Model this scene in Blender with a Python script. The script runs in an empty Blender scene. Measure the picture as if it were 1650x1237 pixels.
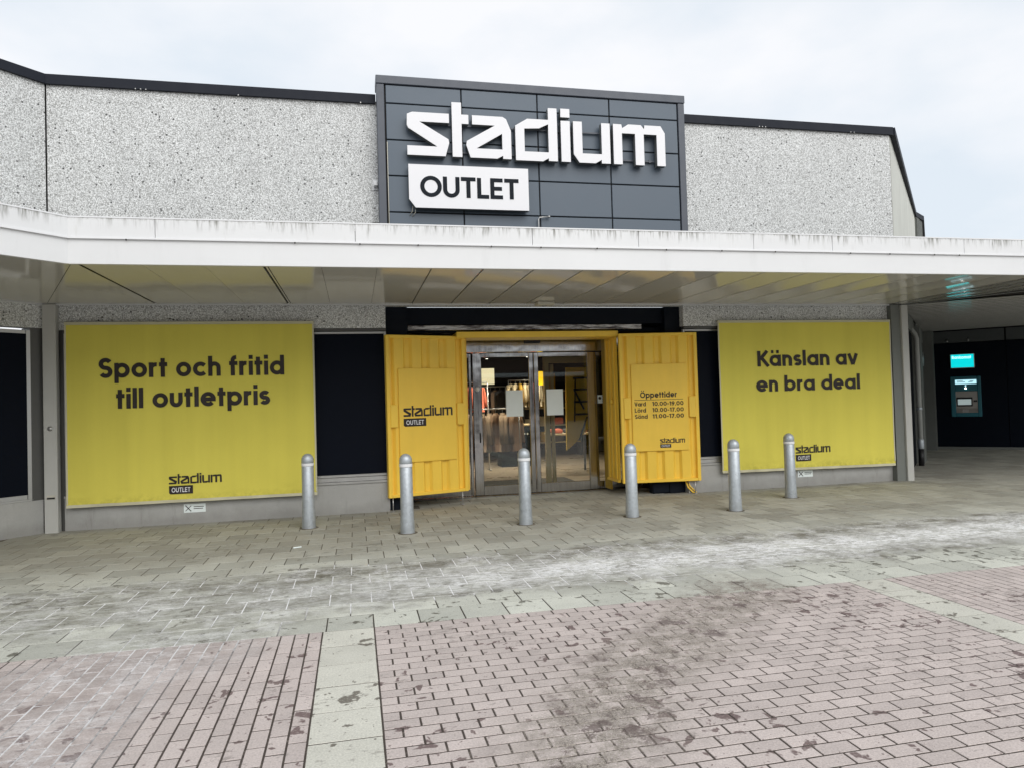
import bpy, bmesh, math, random
from mathutils import Matrix, Vector, noise
from mathutils.geometry import tessellate_polygon
random.seed(7)
PI = math.pi; R = math.radians
scene = bpy.context.scene
C = scene.collection

# ---------------------------------------------------------------- camera
cam_d = bpy.data.cameras.new('camera'); cam = bpy.data.objects.new('camera', cam_d); C.objects.link(cam)
cam_d.sensor_width = 36.0; cam_d.sensor_fit = 'HORIZONTAL'; cam_d.lens = 25.07
cam_d.clip_start = 0.05; cam_d.clip_end = 1500
CR = (0.976098, -0.21538, -0.029059); CU = (0.023315, -0.029161, 0.999303); CF = (0.216077, 0.976095, 0.023442)
_u = (-(CF[1]*CR[2]-CF[2]*CR[1]), -(CF[2]*CR[0]-CF[0]*CR[2]), -(CF[0]*CR[1]-CF[1]*CR[0]))
CAMP = Vector((0, 0, 1.66))
cam.matrix_world = Matrix(((CR[0], CU[0], -CF[0], 0), (CR[1], CU[1], -CF[1], 0), (CR[2], CU[2], -CF[2], 1.66), (0, 0, 0, 1)))
scene.camera = cam

# ---------------------------------------------------------------- sky, sun, exposure
SUN_EL, SUN_ROT = 36, 165            # degrees; high behind the camera, veiled by cloud
world = bpy.data.worlds.new('World'); scene.world = world; world.use_nodes = True
wn = world.node_tree; wn.nodes.clear()
wo = wn.nodes.new('ShaderNodeOutputWorld'); bg = wn.nodes.new('ShaderNodeBackground')
sky = wn.nodes.new('ShaderNodeTexSky'); sky.sky_type = 'NISHITA'; sky.sun_disc = False
sky.sun_elevation = R(SUN_EL); sky.sun_rotation = R(SUN_ROT); sky.air_density = 1.0; sky.dust_density = 2.0
tc = wn.nodes.new('ShaderNodeTexCoord'); mp = wn.nodes.new('ShaderNodeMapping'); mp.inputs['Scale'].default_value = (1, 1, 2.2)
nz = wn.nodes.new('ShaderNodeTexNoise'); nz.inputs['Scale'].default_value = 1.9; nz.inputs['Detail'].default_value = 7; nz.inputs['Roughness'].default_value = 0.5
mp.inputs['Location'].default_value = (3.1, 0.4, 1.7)
cr = wn.nodes.new('ShaderNodeValToRGB')
cr.color_ramp.elements[0].position = 0.40; cr.color_ramp.elements[0].color = (7.1, 7.75, 8.4, 1)
cr.color_ramp.elements[1].position = 0.57; cr.color_ramp.elements[1].color = (9.0, 9.05, 9.25, 1)
mx = wn.nodes.new('ShaderNodeMix'); mx.data_type = 'RGBA'; mx.inputs[0].default_value = 0.9
wn.links.new(tc.outputs['Generated'], mp.inputs['Vector']); wn.links.new(mp.outputs[0], nz.inputs['Vector'])
wn.links.new(nz.outputs[0], cr.inputs[0]); wn.links.new(sky.outputs[0], mx.inputs[6]); wn.links.new(cr.outputs[0], mx.inputs[7])
wn.links.new(mx.outputs[2], bg.inputs['Color']); bg.inputs['Strength'].default_value = 0.1
wn.links.new(bg.outputs[0], wo.inputs['Surface'])
sd = bpy.data.lights.new('sun', 'SUN'); sd.energy = 1.5; sd.angle = R(50); sd.color = (1, 0.97, 0.93)
so = bpy.data.objects.new('sun', sd); C.objects.link(so)
_el, _az = R(SUN_EL), R(SUN_ROT)
sdir = Vector((math.sin(_az)*math.cos(_el), math.cos(_az)*math.cos(_el), math.sin(_el)))
so.rotation_euler = sdir.to_track_quat('Z', 'Y').to_euler(); so.location = sdir*40
vs = scene.view_settings; vs.view_transform = 'Standard'; vs.look = 'None'; vs.gamma = 1; vs.use_curve_mapping = False
vs.exposure = 0.22
scene.cycles.max_bounces = 8; scene.cycles.diffuse_bounces = 4; scene.cycles.glossy_bounces = 4
scene.cycles.transparent_max_bounces = 12; scene.cycles.transmission_bounces = 6
scene.cycles.sample_clamp_indirect = 6
scene.cycles.use_denoising = True

# ---------------------------------------------------------------- node expression helper
class X:
    def __init__(s, nt, sock): s.nt = nt; s.s = sock
    def _m(s, op, *a, clamp=False):
        n = s.nt.nodes.new('ShaderNodeMath'); n.operation = op; n.use_clamp = clamp
        for i, v in enumerate((s,)+a):
            if isinstance(v, X): s.nt.links.new(v.s, n.inputs[i])
            else: n.inputs[i].default_value = v
        return X(s.nt, n.outputs[0])
    def __add__(s, o): return s._m('ADD', o)
    __radd__ = __add__
    def __sub__(s, o): return s._m('SUBTRACT', o)
    def __rsub__(s, o): return (s*-1)+o
    def __mul__(s, o): return s._m('MULTIPLY', o)
    __rmul__ = __mul__
    def __truediv__(s, o): return s._m('DIVIDE', o)
    def abs(s): return s._m('ABSOLUTE')
    def sat(s): return s._m('ADD', 0.0, clamp=True)
    def pw(s, o): return s._m('POWER', o)
    def mx(s, o): return s._m('MAXIMUM', o)
    def mn(s, o): return s._m('MINIMUM', o)
    def frac(s): return s._m('FRACT')
    def step(s, lo, hi):
        n = s.nt.nodes.new('ShaderNodeMapRange'); n.interpolation_type = 'SMOOTHSTEP'
        s.nt.links.new(s.s, n.inputs[0]); n.inputs[1].default_value = lo; n.inputs[2].default_value = hi
        return X(s.nt, n.outputs[0])

class Mat:
    def __init__(s, name, rough=0.6, metal=0.0, color=(0.5, 0.5, 0.5), coat=0.0, spec=None):
        s.m = bpy.data.materials.new(name); s.m.use_nodes = True; s.nt = s.m.node_tree
        s.b = s.nt.nodes['Principled BSDF']
        s.b.inputs['Roughness'].default_value = rough; s.b.inputs['Metallic'].default_value = metal
        s.b.inputs['Base Color'].default_value = (*color, 1)
        s.b.inputs['Coat Weight'].default_value = coat
        if coat: s.b.inputs['Coat Roughness'].default_value = 0.04
        if spec is not None: s.b.inputs['Specular IOR Level'].default_value = spec
        s._p = None
    def pos(s):
        if not s._p:
            g = s.nt.nodes.new('ShaderNodeNewGeometry'); s._g = g
            sp = s.nt.nodes.new('ShaderNodeSeparateXYZ'); s.nt.links.new(g.outputs['Position'], sp.inputs[0])
            s._p = [X(s.nt, sp.outputs[i]) for i in range(3)]
        return s._p
    def geo(s, w): s.pos(); return X(s.nt, s._g.outputs[w])
    def vec(s, a, b, c):
        n = s.nt.nodes.new('ShaderNodeCombineXYZ')
        for i, v in enumerate((a, b, c)):
            if isinstance(v, X): s.nt.links.new(v.s, n.inputs[i])
            else: n.inputs[i].default_value = v
        return n.outputs[0]
    def objvec(s):
        n = s.nt.nodes.new('ShaderNodeTexCoord'); return n.outputs['Object']
    def noise(s, scale, detail=3, rough=0.5, v=None, stretch=(1, 1, 1), dist=0.0):
        n = s.nt.nodes.new('ShaderNodeTexNoise'); n.inputs['Scale'].default_value = scale
        n.inputs['Detail'].default_value = detail; n.inputs['Roughness'].default_value = rough
        n.inputs['Distortion'].default_value = dist
        p = s.pos()
        s.nt.links.new(v or s.vec(p[0]*stretch[0], p[1]*stretch[1], p[2]*stretch[2]), n.inputs['Vector'])
        return X(s.nt, n.outputs[0])
    def voro(s, scale, out='Distance', v=None):
        n = s.nt.nodes.new('ShaderNodeTexVoronoi'); n.inputs['Scale'].default_value = scale
        p = s.pos(); s.nt.links.new(v or s.vec(*p), n.inputs['Vector'])
        if out == 'Color':
            sp = s.nt.nodes.new('ShaderNodeSeparateColor'); s.nt.links.new(n.outputs['Color'], sp.inputs[0])
            return X(s.nt, sp.outputs[0]), X(s.nt, sp.outputs[1]), X(s.nt, n.outputs['Distance'])
        return X(s.nt, n.outputs[out])
    def rand(s):
        o = s.nt.nodes.new('ShaderNodeObjectInfo')
        return (X(s.nt, o.outputs['Random']) + s.geo('Random Per Island')).frac()
    def col(s, c):
        n = s.nt.nodes.new('ShaderNodeRGB'); n.outputs[0].default_value = (*c, 1); return n.outputs[0]
    def mix(s, f, a, b, mode='MIX'):
        n = s.nt.nodes.new('ShaderNodeMix'); n.data_type = 'RGBA'; n.blend_type = mode
        for i, v in ((0, f), (6, a), (7, b)):
            if isinstance(v, X): s.nt.links.new(v.s, n.inputs[i])
            elif isinstance(v, tuple): n.inputs[i].default_value = (*v, 1)
            elif isinstance(v, (int, float)): n.inputs[i].default_value = v
            else: s.nt.links.new(v, n.inputs[i])
        return n.outputs[2]
    def gain(s, c, f):                      # colour times scalar expression
        n = s.nt.nodes.new('ShaderNodeVectorMath'); n.operation = 'SCALE'
        if isinstance(c, tuple): n.inputs[0].default_value = c
        else: s.nt.links.new(c, n.inputs[0])
        if isinstance(f, X): s.nt.links.new(f.s, n.inputs['Scale'])
        else: n.inputs['Scale'].default_value = f
        return n.outputs[0]
    def base(s, c): s.nt.links.new(c, s.b.inputs['Base Color']); return s
    def roughx(s, x): s.nt.links.new(x.s, s.b.inputs['Roughness']); return s
    def bump(s, x, strength=0.3, dist=0.01):
        n = s.nt.nodes.new('ShaderNodeBump'); n.inputs['Strength'].default_value = strength; n.inputs['Distance'].default_value = dist
        s.nt.links.new(x.s, n.inputs['Height']); s.nt.links.new(n.outputs[0], s.b.inputs['Normal']); return s

def simple(name, color, rough=0.6, metal=0.0, var=0.12, nscale=6, coat=0.0, spec=None, bump=0.0):
    m = Mat(name, rough, metal, color, coat, spec)
    n = m.noise(nscale, 4, 0.6)
    m.base(m.gain(color, (n-0.5)*(2*var)+1.0))
    m.roughx(((n-0.5)*0.25+rough).sat())
    if bump: m.bump(m.noise(nscale*8, 3, 0.6), bump, 0.004)
    return m.m

# ---- paving
def seg(m, a, b):
    p = m.pos(); dx, dy = b[0]-a[0], b[1]-a[1]; L = dx*dx+dy*dy
    t = (((p[0]-a[0])*dx+(p[1]-a[1])*dy)/L).sat()
    ex = p[0]-(t*dx+a[0]); ey = p[1]-(t*dy+a[1])
    return (ex*ex+ey*ey).pw(0.5)
def masks(m):
    p = m.pos()
    warp = (m.noise(1.3, 4, 0.6)-0.5)
    fine = m.noise(9, 5, 0.7, stretch=(0.55, 1.4, 1))
    d = ((p[1]-(p[0]*0.03+6.85))+warp*1.1).abs()
    band = 1-d.step(0.55, 1.0)
    wx = p[0].step(-6.0, 3.0)*0.45+0.55
    core = (1-((p[1]-(p[0]*0.045+6.68))+warp*0.7).abs().step(0.12, 0.72))*p[0].step(-2.5, 3.2)
    d1 = seg(m, (-0.9, 6.1), (-1.75, 4.9)).mn(seg(m, (-1.75, 4.9), (-1.9, 3.4)))+warp*0.5
    left = 1-d1.step(0.25, 1.0)
    d2 = seg(m, (3.2, 5.6), (1.5, 4.0)).mn(seg(m, (1.5, 4.0), (0.75, 2.8)))+warp*0.55
    dirt = 1-d2.step(0.10, 0.62)
    return band, wx, core, left, dirt, fine, warp
def paving(name, color, var, spotcol, joint=False, under=True):
    m = Mat(name, 0.85, spec=0.3)
    p = m.pos(); band, wx, core, left, dirt, fine, warp = masks(m)
    grit = m.noise(90, 3, 0.7); mid = m.noise(3.2, 4, 0.6)
    base = m.gain(color, (grit-0.5)*0.95+(mid-0.5)*0.35+1.0)
    if joint: base = m.mix(m.noise(12, 4, 0.7).step(0.54, 0.7)*0.5, base, (0.22, 0.19, 0.16))
    if not joint:
        r = m.rand()
        base = m.gain(base, (r-0.5)*var+1.0)
        g2 = m.voro(150)
        base = m.mix(g2.step(0.0, 0.22)*-0.28+0.28, base, (0.12, 0.10, 0.09))
    # slabs turn browner towards the shopfront, with an uneven edge
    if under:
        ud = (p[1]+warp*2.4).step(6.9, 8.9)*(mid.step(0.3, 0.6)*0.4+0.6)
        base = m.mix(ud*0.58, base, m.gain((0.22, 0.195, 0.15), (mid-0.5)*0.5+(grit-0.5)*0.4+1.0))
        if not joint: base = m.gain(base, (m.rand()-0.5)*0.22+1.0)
    # irregular dark stains
    s1 = m.noise(7.5, 3, 0.55, dist=0.4); s2 = m.noise(25, 3, 0.6, dist=0.3); cover = m.noise(0.9, 2, 0.5)
    spot = (s1+cover*0.35).step(0.80, 0.835)
    spot2 = (s2+cover*0.22).step(0.765, 0.795)
    spots = (spot*(m.noise(60, 3, 0.7).step(0.35, 0.5)*0.3+0.6)).mx(spot2*0.7)
    base = m.mix(spots*(0.3 if joint else 1.0)*(1-(p[1]).step(7.4, 8.2)*0.6), base, spotcol)
    # gritty dirt where feet and tyres track
    gd = m.noise(70, 4, 0.85); bl = m.noise(6, 5, 0.75)
    dm = (dirt*(bl+(gd-0.5)*1.1).step(0.40, 0.52)).sat()
    base = m.mix(dm*0.9, base, m.mix(gd.step(0.40, 0.60), (0.10, 0.082, 0.072), (0.40, 0.36, 0.31)))
    dk = (dirt*(m.noise(4.2, 4, 0.7)+(gd-0.5)*0.4).step(0.56, 0.62)).sat()
    base = m.mix(dk*0.75, base, (0.115, 0.085, 0.08))
    fl = (m.noise(15, 5, 0.8, stretch=(0.45, 1.0, 1))+(m.noise(1.1, 3, 0.6)-0.5)*0.5).step(0.60, 0.66)
    base = m.mix(fl*(0.45 if not joint else 0.1), base, (0.15, 0.13, 0.115))
    # road salt: damp dark paving under a dry white crust, thickest in the joints
    zone = ((band*wx).mx(left*(0.42 if joint else 0.62))).sat()
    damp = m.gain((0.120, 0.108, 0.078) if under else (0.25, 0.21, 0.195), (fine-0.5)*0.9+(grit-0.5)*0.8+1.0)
    base = m.mix(zone*(m.noise(3.2, 6, 0.75, stretch=(0.7, 1.2, 1)).step(0.40, 0.56)*0.6+0.32)*(1-core*0.35), base, damp)
    crust = (m.noise(62, 5, 0.85, stretch=(0.6, 1.2, 1))+(m.noise(4.0, 5, 0.75)-0.5)*0.55)
    cf = crust.step(0.475, 0.55)
    hard = (m.noise(17, 9, 0.82, stretch=(0.55, 1.15, 1))+(m.noise(2.7, 4, 0.7)-0.5)*0.35).step(0.475, 0.53)
    amt = (zone*0.62*(cf*0.5+hard*0.5)*(m.noise(2.0, 4, 0.7).step(0.36, 0.6)*0.8+0.2)).mx(core.pw(0.7)*(hard*0.55+cf*0.22+0.20)*(m.noise(2.2, 3, 0.6).step(0.3, 0.55)*0.3+0.7))
    if joint: amt = (zone.step(0.10, 0.55)*0.9*(m.noise(5, 4, 0.75).step(0.36, 0.56)*(0.4 if under else 0.7)+(0.6 if under else 0.3))).mx(amt)
    base = m.mix(amt.sat(), base, m.gain((0.88, 0.88, 0.88), (grit-0.5)*0.3+1.0))
    m.base(base); m.bump(grit+m.noise(220, 2, 0.6)*0.5, 0.35, 0.004)
    m.roughx((0.88-(spots*0.2)).sat())
    return m.m
M = {}
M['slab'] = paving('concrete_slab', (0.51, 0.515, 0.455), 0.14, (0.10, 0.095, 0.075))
M['strip_slab'] = paving('strip_slab', (0.545, 0.535, 0.47), 0.16, (0.12, 0.105, 0.085), under=False)
M['brick'] = paving('paving_brick', (0.50, 0.438, 0.41), 0.17, (0.13, 0.088, 0.085), under=False)
M['joint'] = paving('joint_sand', (0.062, 0.050, 0.042), 0, (0.05, 0.04, 0.035), joint=True, under=False)
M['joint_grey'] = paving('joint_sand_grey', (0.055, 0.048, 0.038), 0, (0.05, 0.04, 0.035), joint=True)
def ground_mat():
    m = Mat('ground_paving', 0.9)
    n = m.nt.nodes.new('ShaderNodeTexBrick'); p = m.pos()
    m.nt.links.new(m.vec(*p), n.inputs['Vector']); n.inputs['Scale'].default_value = 1
    n.inputs['Brick Width'].default_value = 0.35; n.inputs['Row Height'].default_value = 0.35; n.inputs['Mortar Size'].default_value = 0.008
    n.inputs['Color1'].default_value = (0.30, 0.29, 0.27, 1); n.inputs['Color2'].default_value = (0.35, 0.34, 0.31, 1); n.inputs['Mortar'].default_value = (0.1, 0.09, 0.08, 1)
    g = m.noise(40, 4, 0.7)+m.noise(0.7, 4, 0.6)
    m.base(m.gain(n.outputs[0], (g-1.0)*0.8+1.0)); m.bump(g, 0.3); return m.m
M['ground'] = ground_mat()
# ---- exposed aggregate wall
def aggregate():
    m = Mat('exposed_aggregate', 0.85)
    c, c2, d = m.voro(66, 'Color'); cs, _, ds = m.voro(120, 'Color')
    tone = c.step(0.0, 1.0)*0.26+0.70
    base = m.gain((0.97, 0.99, 0.985), tone)
    base = m.mix(c2.step(0.84, 0.88)*0.5, base, (0.25, 0.25, 0.24))
    base = m.mix((1-d.step(0.0, 0.5))*0.0+(d.step(0.45, 0.8))*0.7, base, (0.28, 0.28, 0.265))
    c3, c4, d3 = m.voro(21, 'Color')
    base = m.mix(c3.step(0.90, 0.91)*(1-d3.step(0.22, 0.34))*0.95, base, (0.035, 0.035, 0.035))
    base = m.mix(cs.step(0.87, 0.9)*0.7, base, (0.10, 0.10, 0.10))
    big = m.noise(1.1, 4, 0.6); stk = m.noise(3, 3, 0.6, stretch=(1, 1, 0.12))
    base = m.gain(base, (big-0.5)*0.22+(stk-0.5)*0.16+0.98)
    m.base(base); m.bump(d*-1.0+ds*-0.4, 0.35, 0.006); return m.m
M['aggregate'] = aggregate()
def smoothwall():
    m = Mat('pale_side_wall', 0.8)
    big = m.noise(1.4, 5, 0.6); stk = m.noise(5, 3, 0.6, stretch=(1, 1, 0.08)); g = m.voro(60)
    m.base(m.gain((0.60, 0.61, 0.56), (big-0.5)*0.25+(stk-0.5)*0.3+(g-0.4)*0.15+1.0)); m.bump(g, 0.3, 0.006); return m.m
M['sidewall'] = smoothwall()
# ---- canopy fascia with run-off streaks below its upper edge
def fascia(name, streak):
    m = Mat(name, 0.38, spec=0.45)
    p = m.pos(); big = m.noise(1.3, 4, 0.6)
    u = p[0]+p[1]*0.0
    base = m.gain((0.74, 0.75, 0.755), (big-0.5)*0.1+1.0)
    if streak:
        st = m.noise(16, 4, 0.75, stretch=(1, 1, 0.09)); pat = m.noise(1.7, 3, 0.6, stretch=(1, 1, 0.1))
        down = (p[2]+(m.noise(7, 3, 0.7, stretch=(1, 1, 0.1))-0.5)*0.26).step(3.54, 3.70)
        f = (st.step(0.46, 0.64)*down*(pat.step(0.38, 0.6)*0.8+0.2)).sat()
        base = m.mix(f*0.92, base, (0.12, 0.118, 0.09))
        f2 = (p[2]).step(3.655, 3.69)*m.noise(24, 4, 0.8).step(0.45, 0.65)
        base = m.mix(f2*0.5, base, (0.13, 0.14, 0.10))
        base = m.mix(m.noise(9, 4, 0.7, stretch=(1, 1, 0.2)).step(0.55, 0.8)*0.28, base, (0.45, 0.45, 0.40))
    else:
        base = m.mix(m.noise(4, 4, 0.7, stretch=(1, 1, 0.2)).step(0.55, 0.8)*0.2, base, (0.5, 0.5, 0.5))
    m.base(base); return m.m
M['fascia_top'] = fascia('fascia_stained', True)
M['fascia'] = fascia('fascia_white', False)
def soffit():
    m = Mat('soffit_enamel', 0.07, spec=0.55, coat=0.0)
    big = m.noise(0.9, 3, 0.5)
    m.base(m.gain((0.64, 0.625, 0.58), (big-0.5)*0.12+1.0)); m.roughx((big-0.5)*0.05+0.075)
    m.bump(m.noise(1.6, 2, 0.4), 0.10, 0.02); return m.m
M['soffit'] = soffit()
M['soffit_slat'] = simple('soffit_slat_enamel', (0.36, 0.36, 0.34), 0.09, var=0.08, nscale=1)
M['gap'] = simple('dark_gap', (0.02, 0.019, 0.018), 0.9)
M['steelpost'] = simple('painted_post_grey', (0.50, 0.50, 0.47), 0.45, var=0.08, nscale=3)
M['cladding'] = simple('cladding_grey', (0.105, 0.135, 0.17), 0.42, var=0.07, nscale=1.2, spec=0.4)
M['cladding_trim'] = simple('cladding_trim', (0.070, 0.082, 0.105), 0.42, var=0.05)
M['rooftrim'] = simple('roof_trim', (0.012, 0.015, 0.024), 0.6, var=0.08, spec=0.25)
def reflection_steel():  # mirrored dark and bright streaks painted into the base colour
    m = Mat('steel_painted_reflections', 0.25, 1.0)
    n = m.noise(3.0, 5, 0.7, stretch=(1, 1, 8)); m.base(m.mix(n.step(0.38, 0.62), (0.07, 0.06, 0.06), (0.55, 0.55, 0.54))); m.bump(n, 0.4, 0.02); return m.m
M['reflection_steel'] = reflection_steel()
M['navy'] = simple('navy_paint', (0.005, 0.008, 0.014), 0.6, var=0.2, spec=0.15)
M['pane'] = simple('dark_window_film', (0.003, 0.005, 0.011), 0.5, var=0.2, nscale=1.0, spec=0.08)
M['alu'] = simple('aluminium_frame', (0.50, 0.50, 0.49), 0.35, metal=0.7, var=0.1, nscale=9)
M['alu_dark'] = simple('dark_frame', (0.10, 0.10, 0.095), 0.45, metal=0.3, var=0.15, nscale=5)
def steel():
    m = Mat('brushed_steel', 0.22, 1.0)
    n = m.noise(5, 4, 0.6, stretch=(6, 6, 0.4)); m.base(m.gain((0.46, 0.455, 0.45), (n-0.5)*0.7+1.0)); m.roughx(n*0.2+0.06); m.bump(m.noise(2.4, 2, 0.4), 0.35, 0.03); return m.m
M['steel'] = steel()
def plinth():
    m = Mat('plinth_concrete', 0.85); p = m.pos()
    n = m.noise(2.5, 5, 0.65); g = m.noise(60, 3, 0.7)
    b = m.gain((0.40, 0.40, 0.385), (n-0.5)*0.4+(g-0.5)*0.2+1.0)
    b = m.mix((1-(p[2]+(n-0.5)*0.25).step(0.02, 0.22))*0.3, b, (0.16, 0.15, 0.13))
    b = m.mix(m.noise(9, 4, 0.7, stretch=(1, 1, 0.15)).step(0.56, 0.75)*0.35, b, (0.2, 0.19, 0.17))
    m.base(b); m.bump(g, 0.3); return m.m
M['plinth'] = plinth()
def galv():
    m = Mat('galvanised_steel', 0.42, 0.5)
    c, c2, d = m.voro(28, 'Color'); n = m.noise(7, 5, 0.7, stretch=(1, 1, 0.5)); p = m.pos()
    oi = m.nt.nodes.new('ShaderNodeObjectInfo'); rr = X(m.nt, oi.outputs['Random'])
    b = m.gain((0.45, 0.49, 0.52), (c-0.5)*0.16+(n-0.5)*0.4+(rr-0.5)*0.12+1.0)
    b = m.mix((1-(p[2]+(n-0.5)*0.3).step(0.0, 0.2))*0.25, b, (0.17, 0.165, 0.15))
    b = m.mix(m.noise(26, 3, 0.6).step(0.70, 0.74)*0.6, b, (0.2, 0.19, 0.17))
    m.base(b); m.roughx((n-0.5)*0.3+0.48); return m.m
M['galv'] = galv()
M['reflect'] = simple('white_band_tape', (0.78, 0.79, 0.80), 0.4, var=0.06)
def fabric():
    m = Mat('banner_mesh_fabric', 0.8, spec=0.2); p = m.pos()
    big = m.noise(1.2, 4, 0.55); stk = m.noise(4.5, 3, 0.55, stretch=(1, 1, 0.05)); w = m.noise(240, 2, 0.5)
    b = m.gain((0.74, 0.66, 0.115), (big-0.5)*0.12+(stk-0.5)*0.16+(w-0.5)*0.2+1.0)
    b = m.mix((1-(p[2]+(m.noise(4, 5, 0.7)-0.5)*0.25).step(0.33, 0.50))*0.28*m.noise(11, 4, 0.7).step(0.4, 0.6), b, (0.24, 0.24, 0.04))
    m.base(b); m.bump(w, 0.15, 0.002); return m.m
M['banner'] = fabric()
M['hem'] = simple('banner_hem', (0.60, 0.57, 0.40), 0.7, var=0.1)
M['print'] = simple('dark_brown_print', (0.020, 0.013, 0.010), 0.6, var=0.2)
def yellow():
    m = Mat('container_yellow_paint', 0.42, spec=0.4); p = m.pos()
    n = m.noise(2.2, 4, 0.6); s = m.noise(6, 3, 0.6, stretch=(1, 1, 0.15))
    b = m.gain((0.95, 0.63, 0.075), (n-0.5)*0.14+(s-0.5)*0.12+1.0)
    m.base(b); m.roughx((n-0.5)*0.2+0.42); return m.m
M['yellow'] = yellow()
M['yellow_in'] = simple('yellow_inner', (0.42, 0.27, 0.02), 0.5, var=0.15)
def white_acryl(name, c, r=0.35):
    return simple(name, c, r, var=0.03, nscale=2)
M['sign_white'] = white_acryl('sign_white_acrylic', (0.84, 0.84, 0.86))
M['sign_side'] = simple('sign_return_grey', (0.16, 0.17, 0.165), 0.5)
M['black'] = simple('black_plastic', (0.015, 0.015, 0.016), 0.5)
M['cream'] = simple('cream_plastic', (0.55, 0.53, 0.45), 0.5)
M['paper'] = simple('white_paper', (0.82, 0.89, 0.88), 0.7, var=0.05)
M['floor_in'] = simple('shop_floor', (0.38, 0.31, 0.23), 0.30, var=0.15, nscale=2)
M['mat_in'] = simple('door_mat', (0.06, 0.055, 0.05), 0.9)
M['dark_in'] = simple('dark_shop_wall', (0.030, 0.028, 0.028), 0.7)
M['ceil_in'] = simple('dark_shop_ceiling', (0.035, 0.033, 0.03), 0.8)
M['beige_in'] = simple('beige_door_frame', (0.55, 0.42, 0.22), 0.5)
def glass():
    m = Mat('clear_glass', 0.0); nt = m.nt
    tr = nt.nodes.new('ShaderNodeBsdfTransparent'); tr.inputs[0].default_value = (0.86, 0.88, 0.86, 1)
    gl = nt.nodes.new('ShaderNodeBsdfGlossy'); gl.inputs['Roughness'].default_value = 0.01; gl.inputs[0].default_value = (0.9, 0.95, 0.95, 1)
    fr = nt.nodes.new('ShaderNodeFresnel'); fr.inputs[0].default_value = 1.45
    ms = nt.nodes.new('ShaderNodeMixShader'); f = X(nt, fr.outputs[0])*0.95+0.02
    nt.links.new(f.s, ms.inputs[0]); nt.links.new(tr.outputs[0], ms.inputs[1]); nt.links.new(gl.outputs[0], ms.inputs[2])
    nt.links.new(ms.outputs[0], nt.nodes['Material Output'].inputs[0]); return m.m
M['glass'] = glass()
def emis(name, c, s, pattern=False):
    m = Mat(name, 0.5, color=c)
    m.b.inputs['Emission Color'].default_value = (*c, 1); m.b.inputs['Emission Strength'].default_value = s
    return m.m
M['lamp'] = emis('lit_spot', (1.0, 0.93, 0.8), 9)
M['teal_lit'] = emis('lit_teal_sign', (0.0, 0.52, 0.55), 1.15)
M['white_lit'] = emis('lit_white_lettering', (0.6, 0.95, 0.95), 1.2)
M['strip_lit'] = emis('lit_strip', (0.42, 0.72, 0.80), 1.1)
M['screen_lit'] = emis('lit_screen', (0.35, 0.42, 0.42), 0.6)
M['poster_lit'] = emis('lit_poster', (0.95, 0.85, 0.55), 0.9)
M['poster_yel'] = emis('lit_yellow_sign', (1.0, 0.62, 0.02), 1.0)
M['teal'] = simple('teal_machine_housing', (0.015, 0.17, 0.22), 0.45)
M['machine_grey'] = simple('machine_grey', (0.36, 0.34, 0.31), 0.35, metal=0.4)
M['bankwall'] = simple('dark_bank_wall', (0.003, 0.006, 0.012), 0.5, var=0.15, spec=0.08)
M['bankband'] = simple('bank_upper_band', (0.075, 0.085, 0.085), 0.5)
M['pipe'] = simple('downpipe_paint', (0.46, 0.47, 0.45), 0.5, var=0.1)
M['sidepanel'] = simple('side_panel_grey', (0.17, 0.18, 0.165), 0.6, var=0.1)
for k, c in dict(coral=(0.75, 0.20, 0.12), beige=(0.45, 0.33, 0.23), tan=(0.30, 0.19, 0.12), ivory=(0.55, 0.46, 0.30), brown=(0.12, 0.08, 0.055), charcoal=(0.04, 0.04, 0.045), mustard=(0.5, 0.3, 0.04)).items():
    M['cloth_'+k] = simple(k+'_cloth', c, 0.85, var=0.3, nscale=9, bump=0.4)

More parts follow.
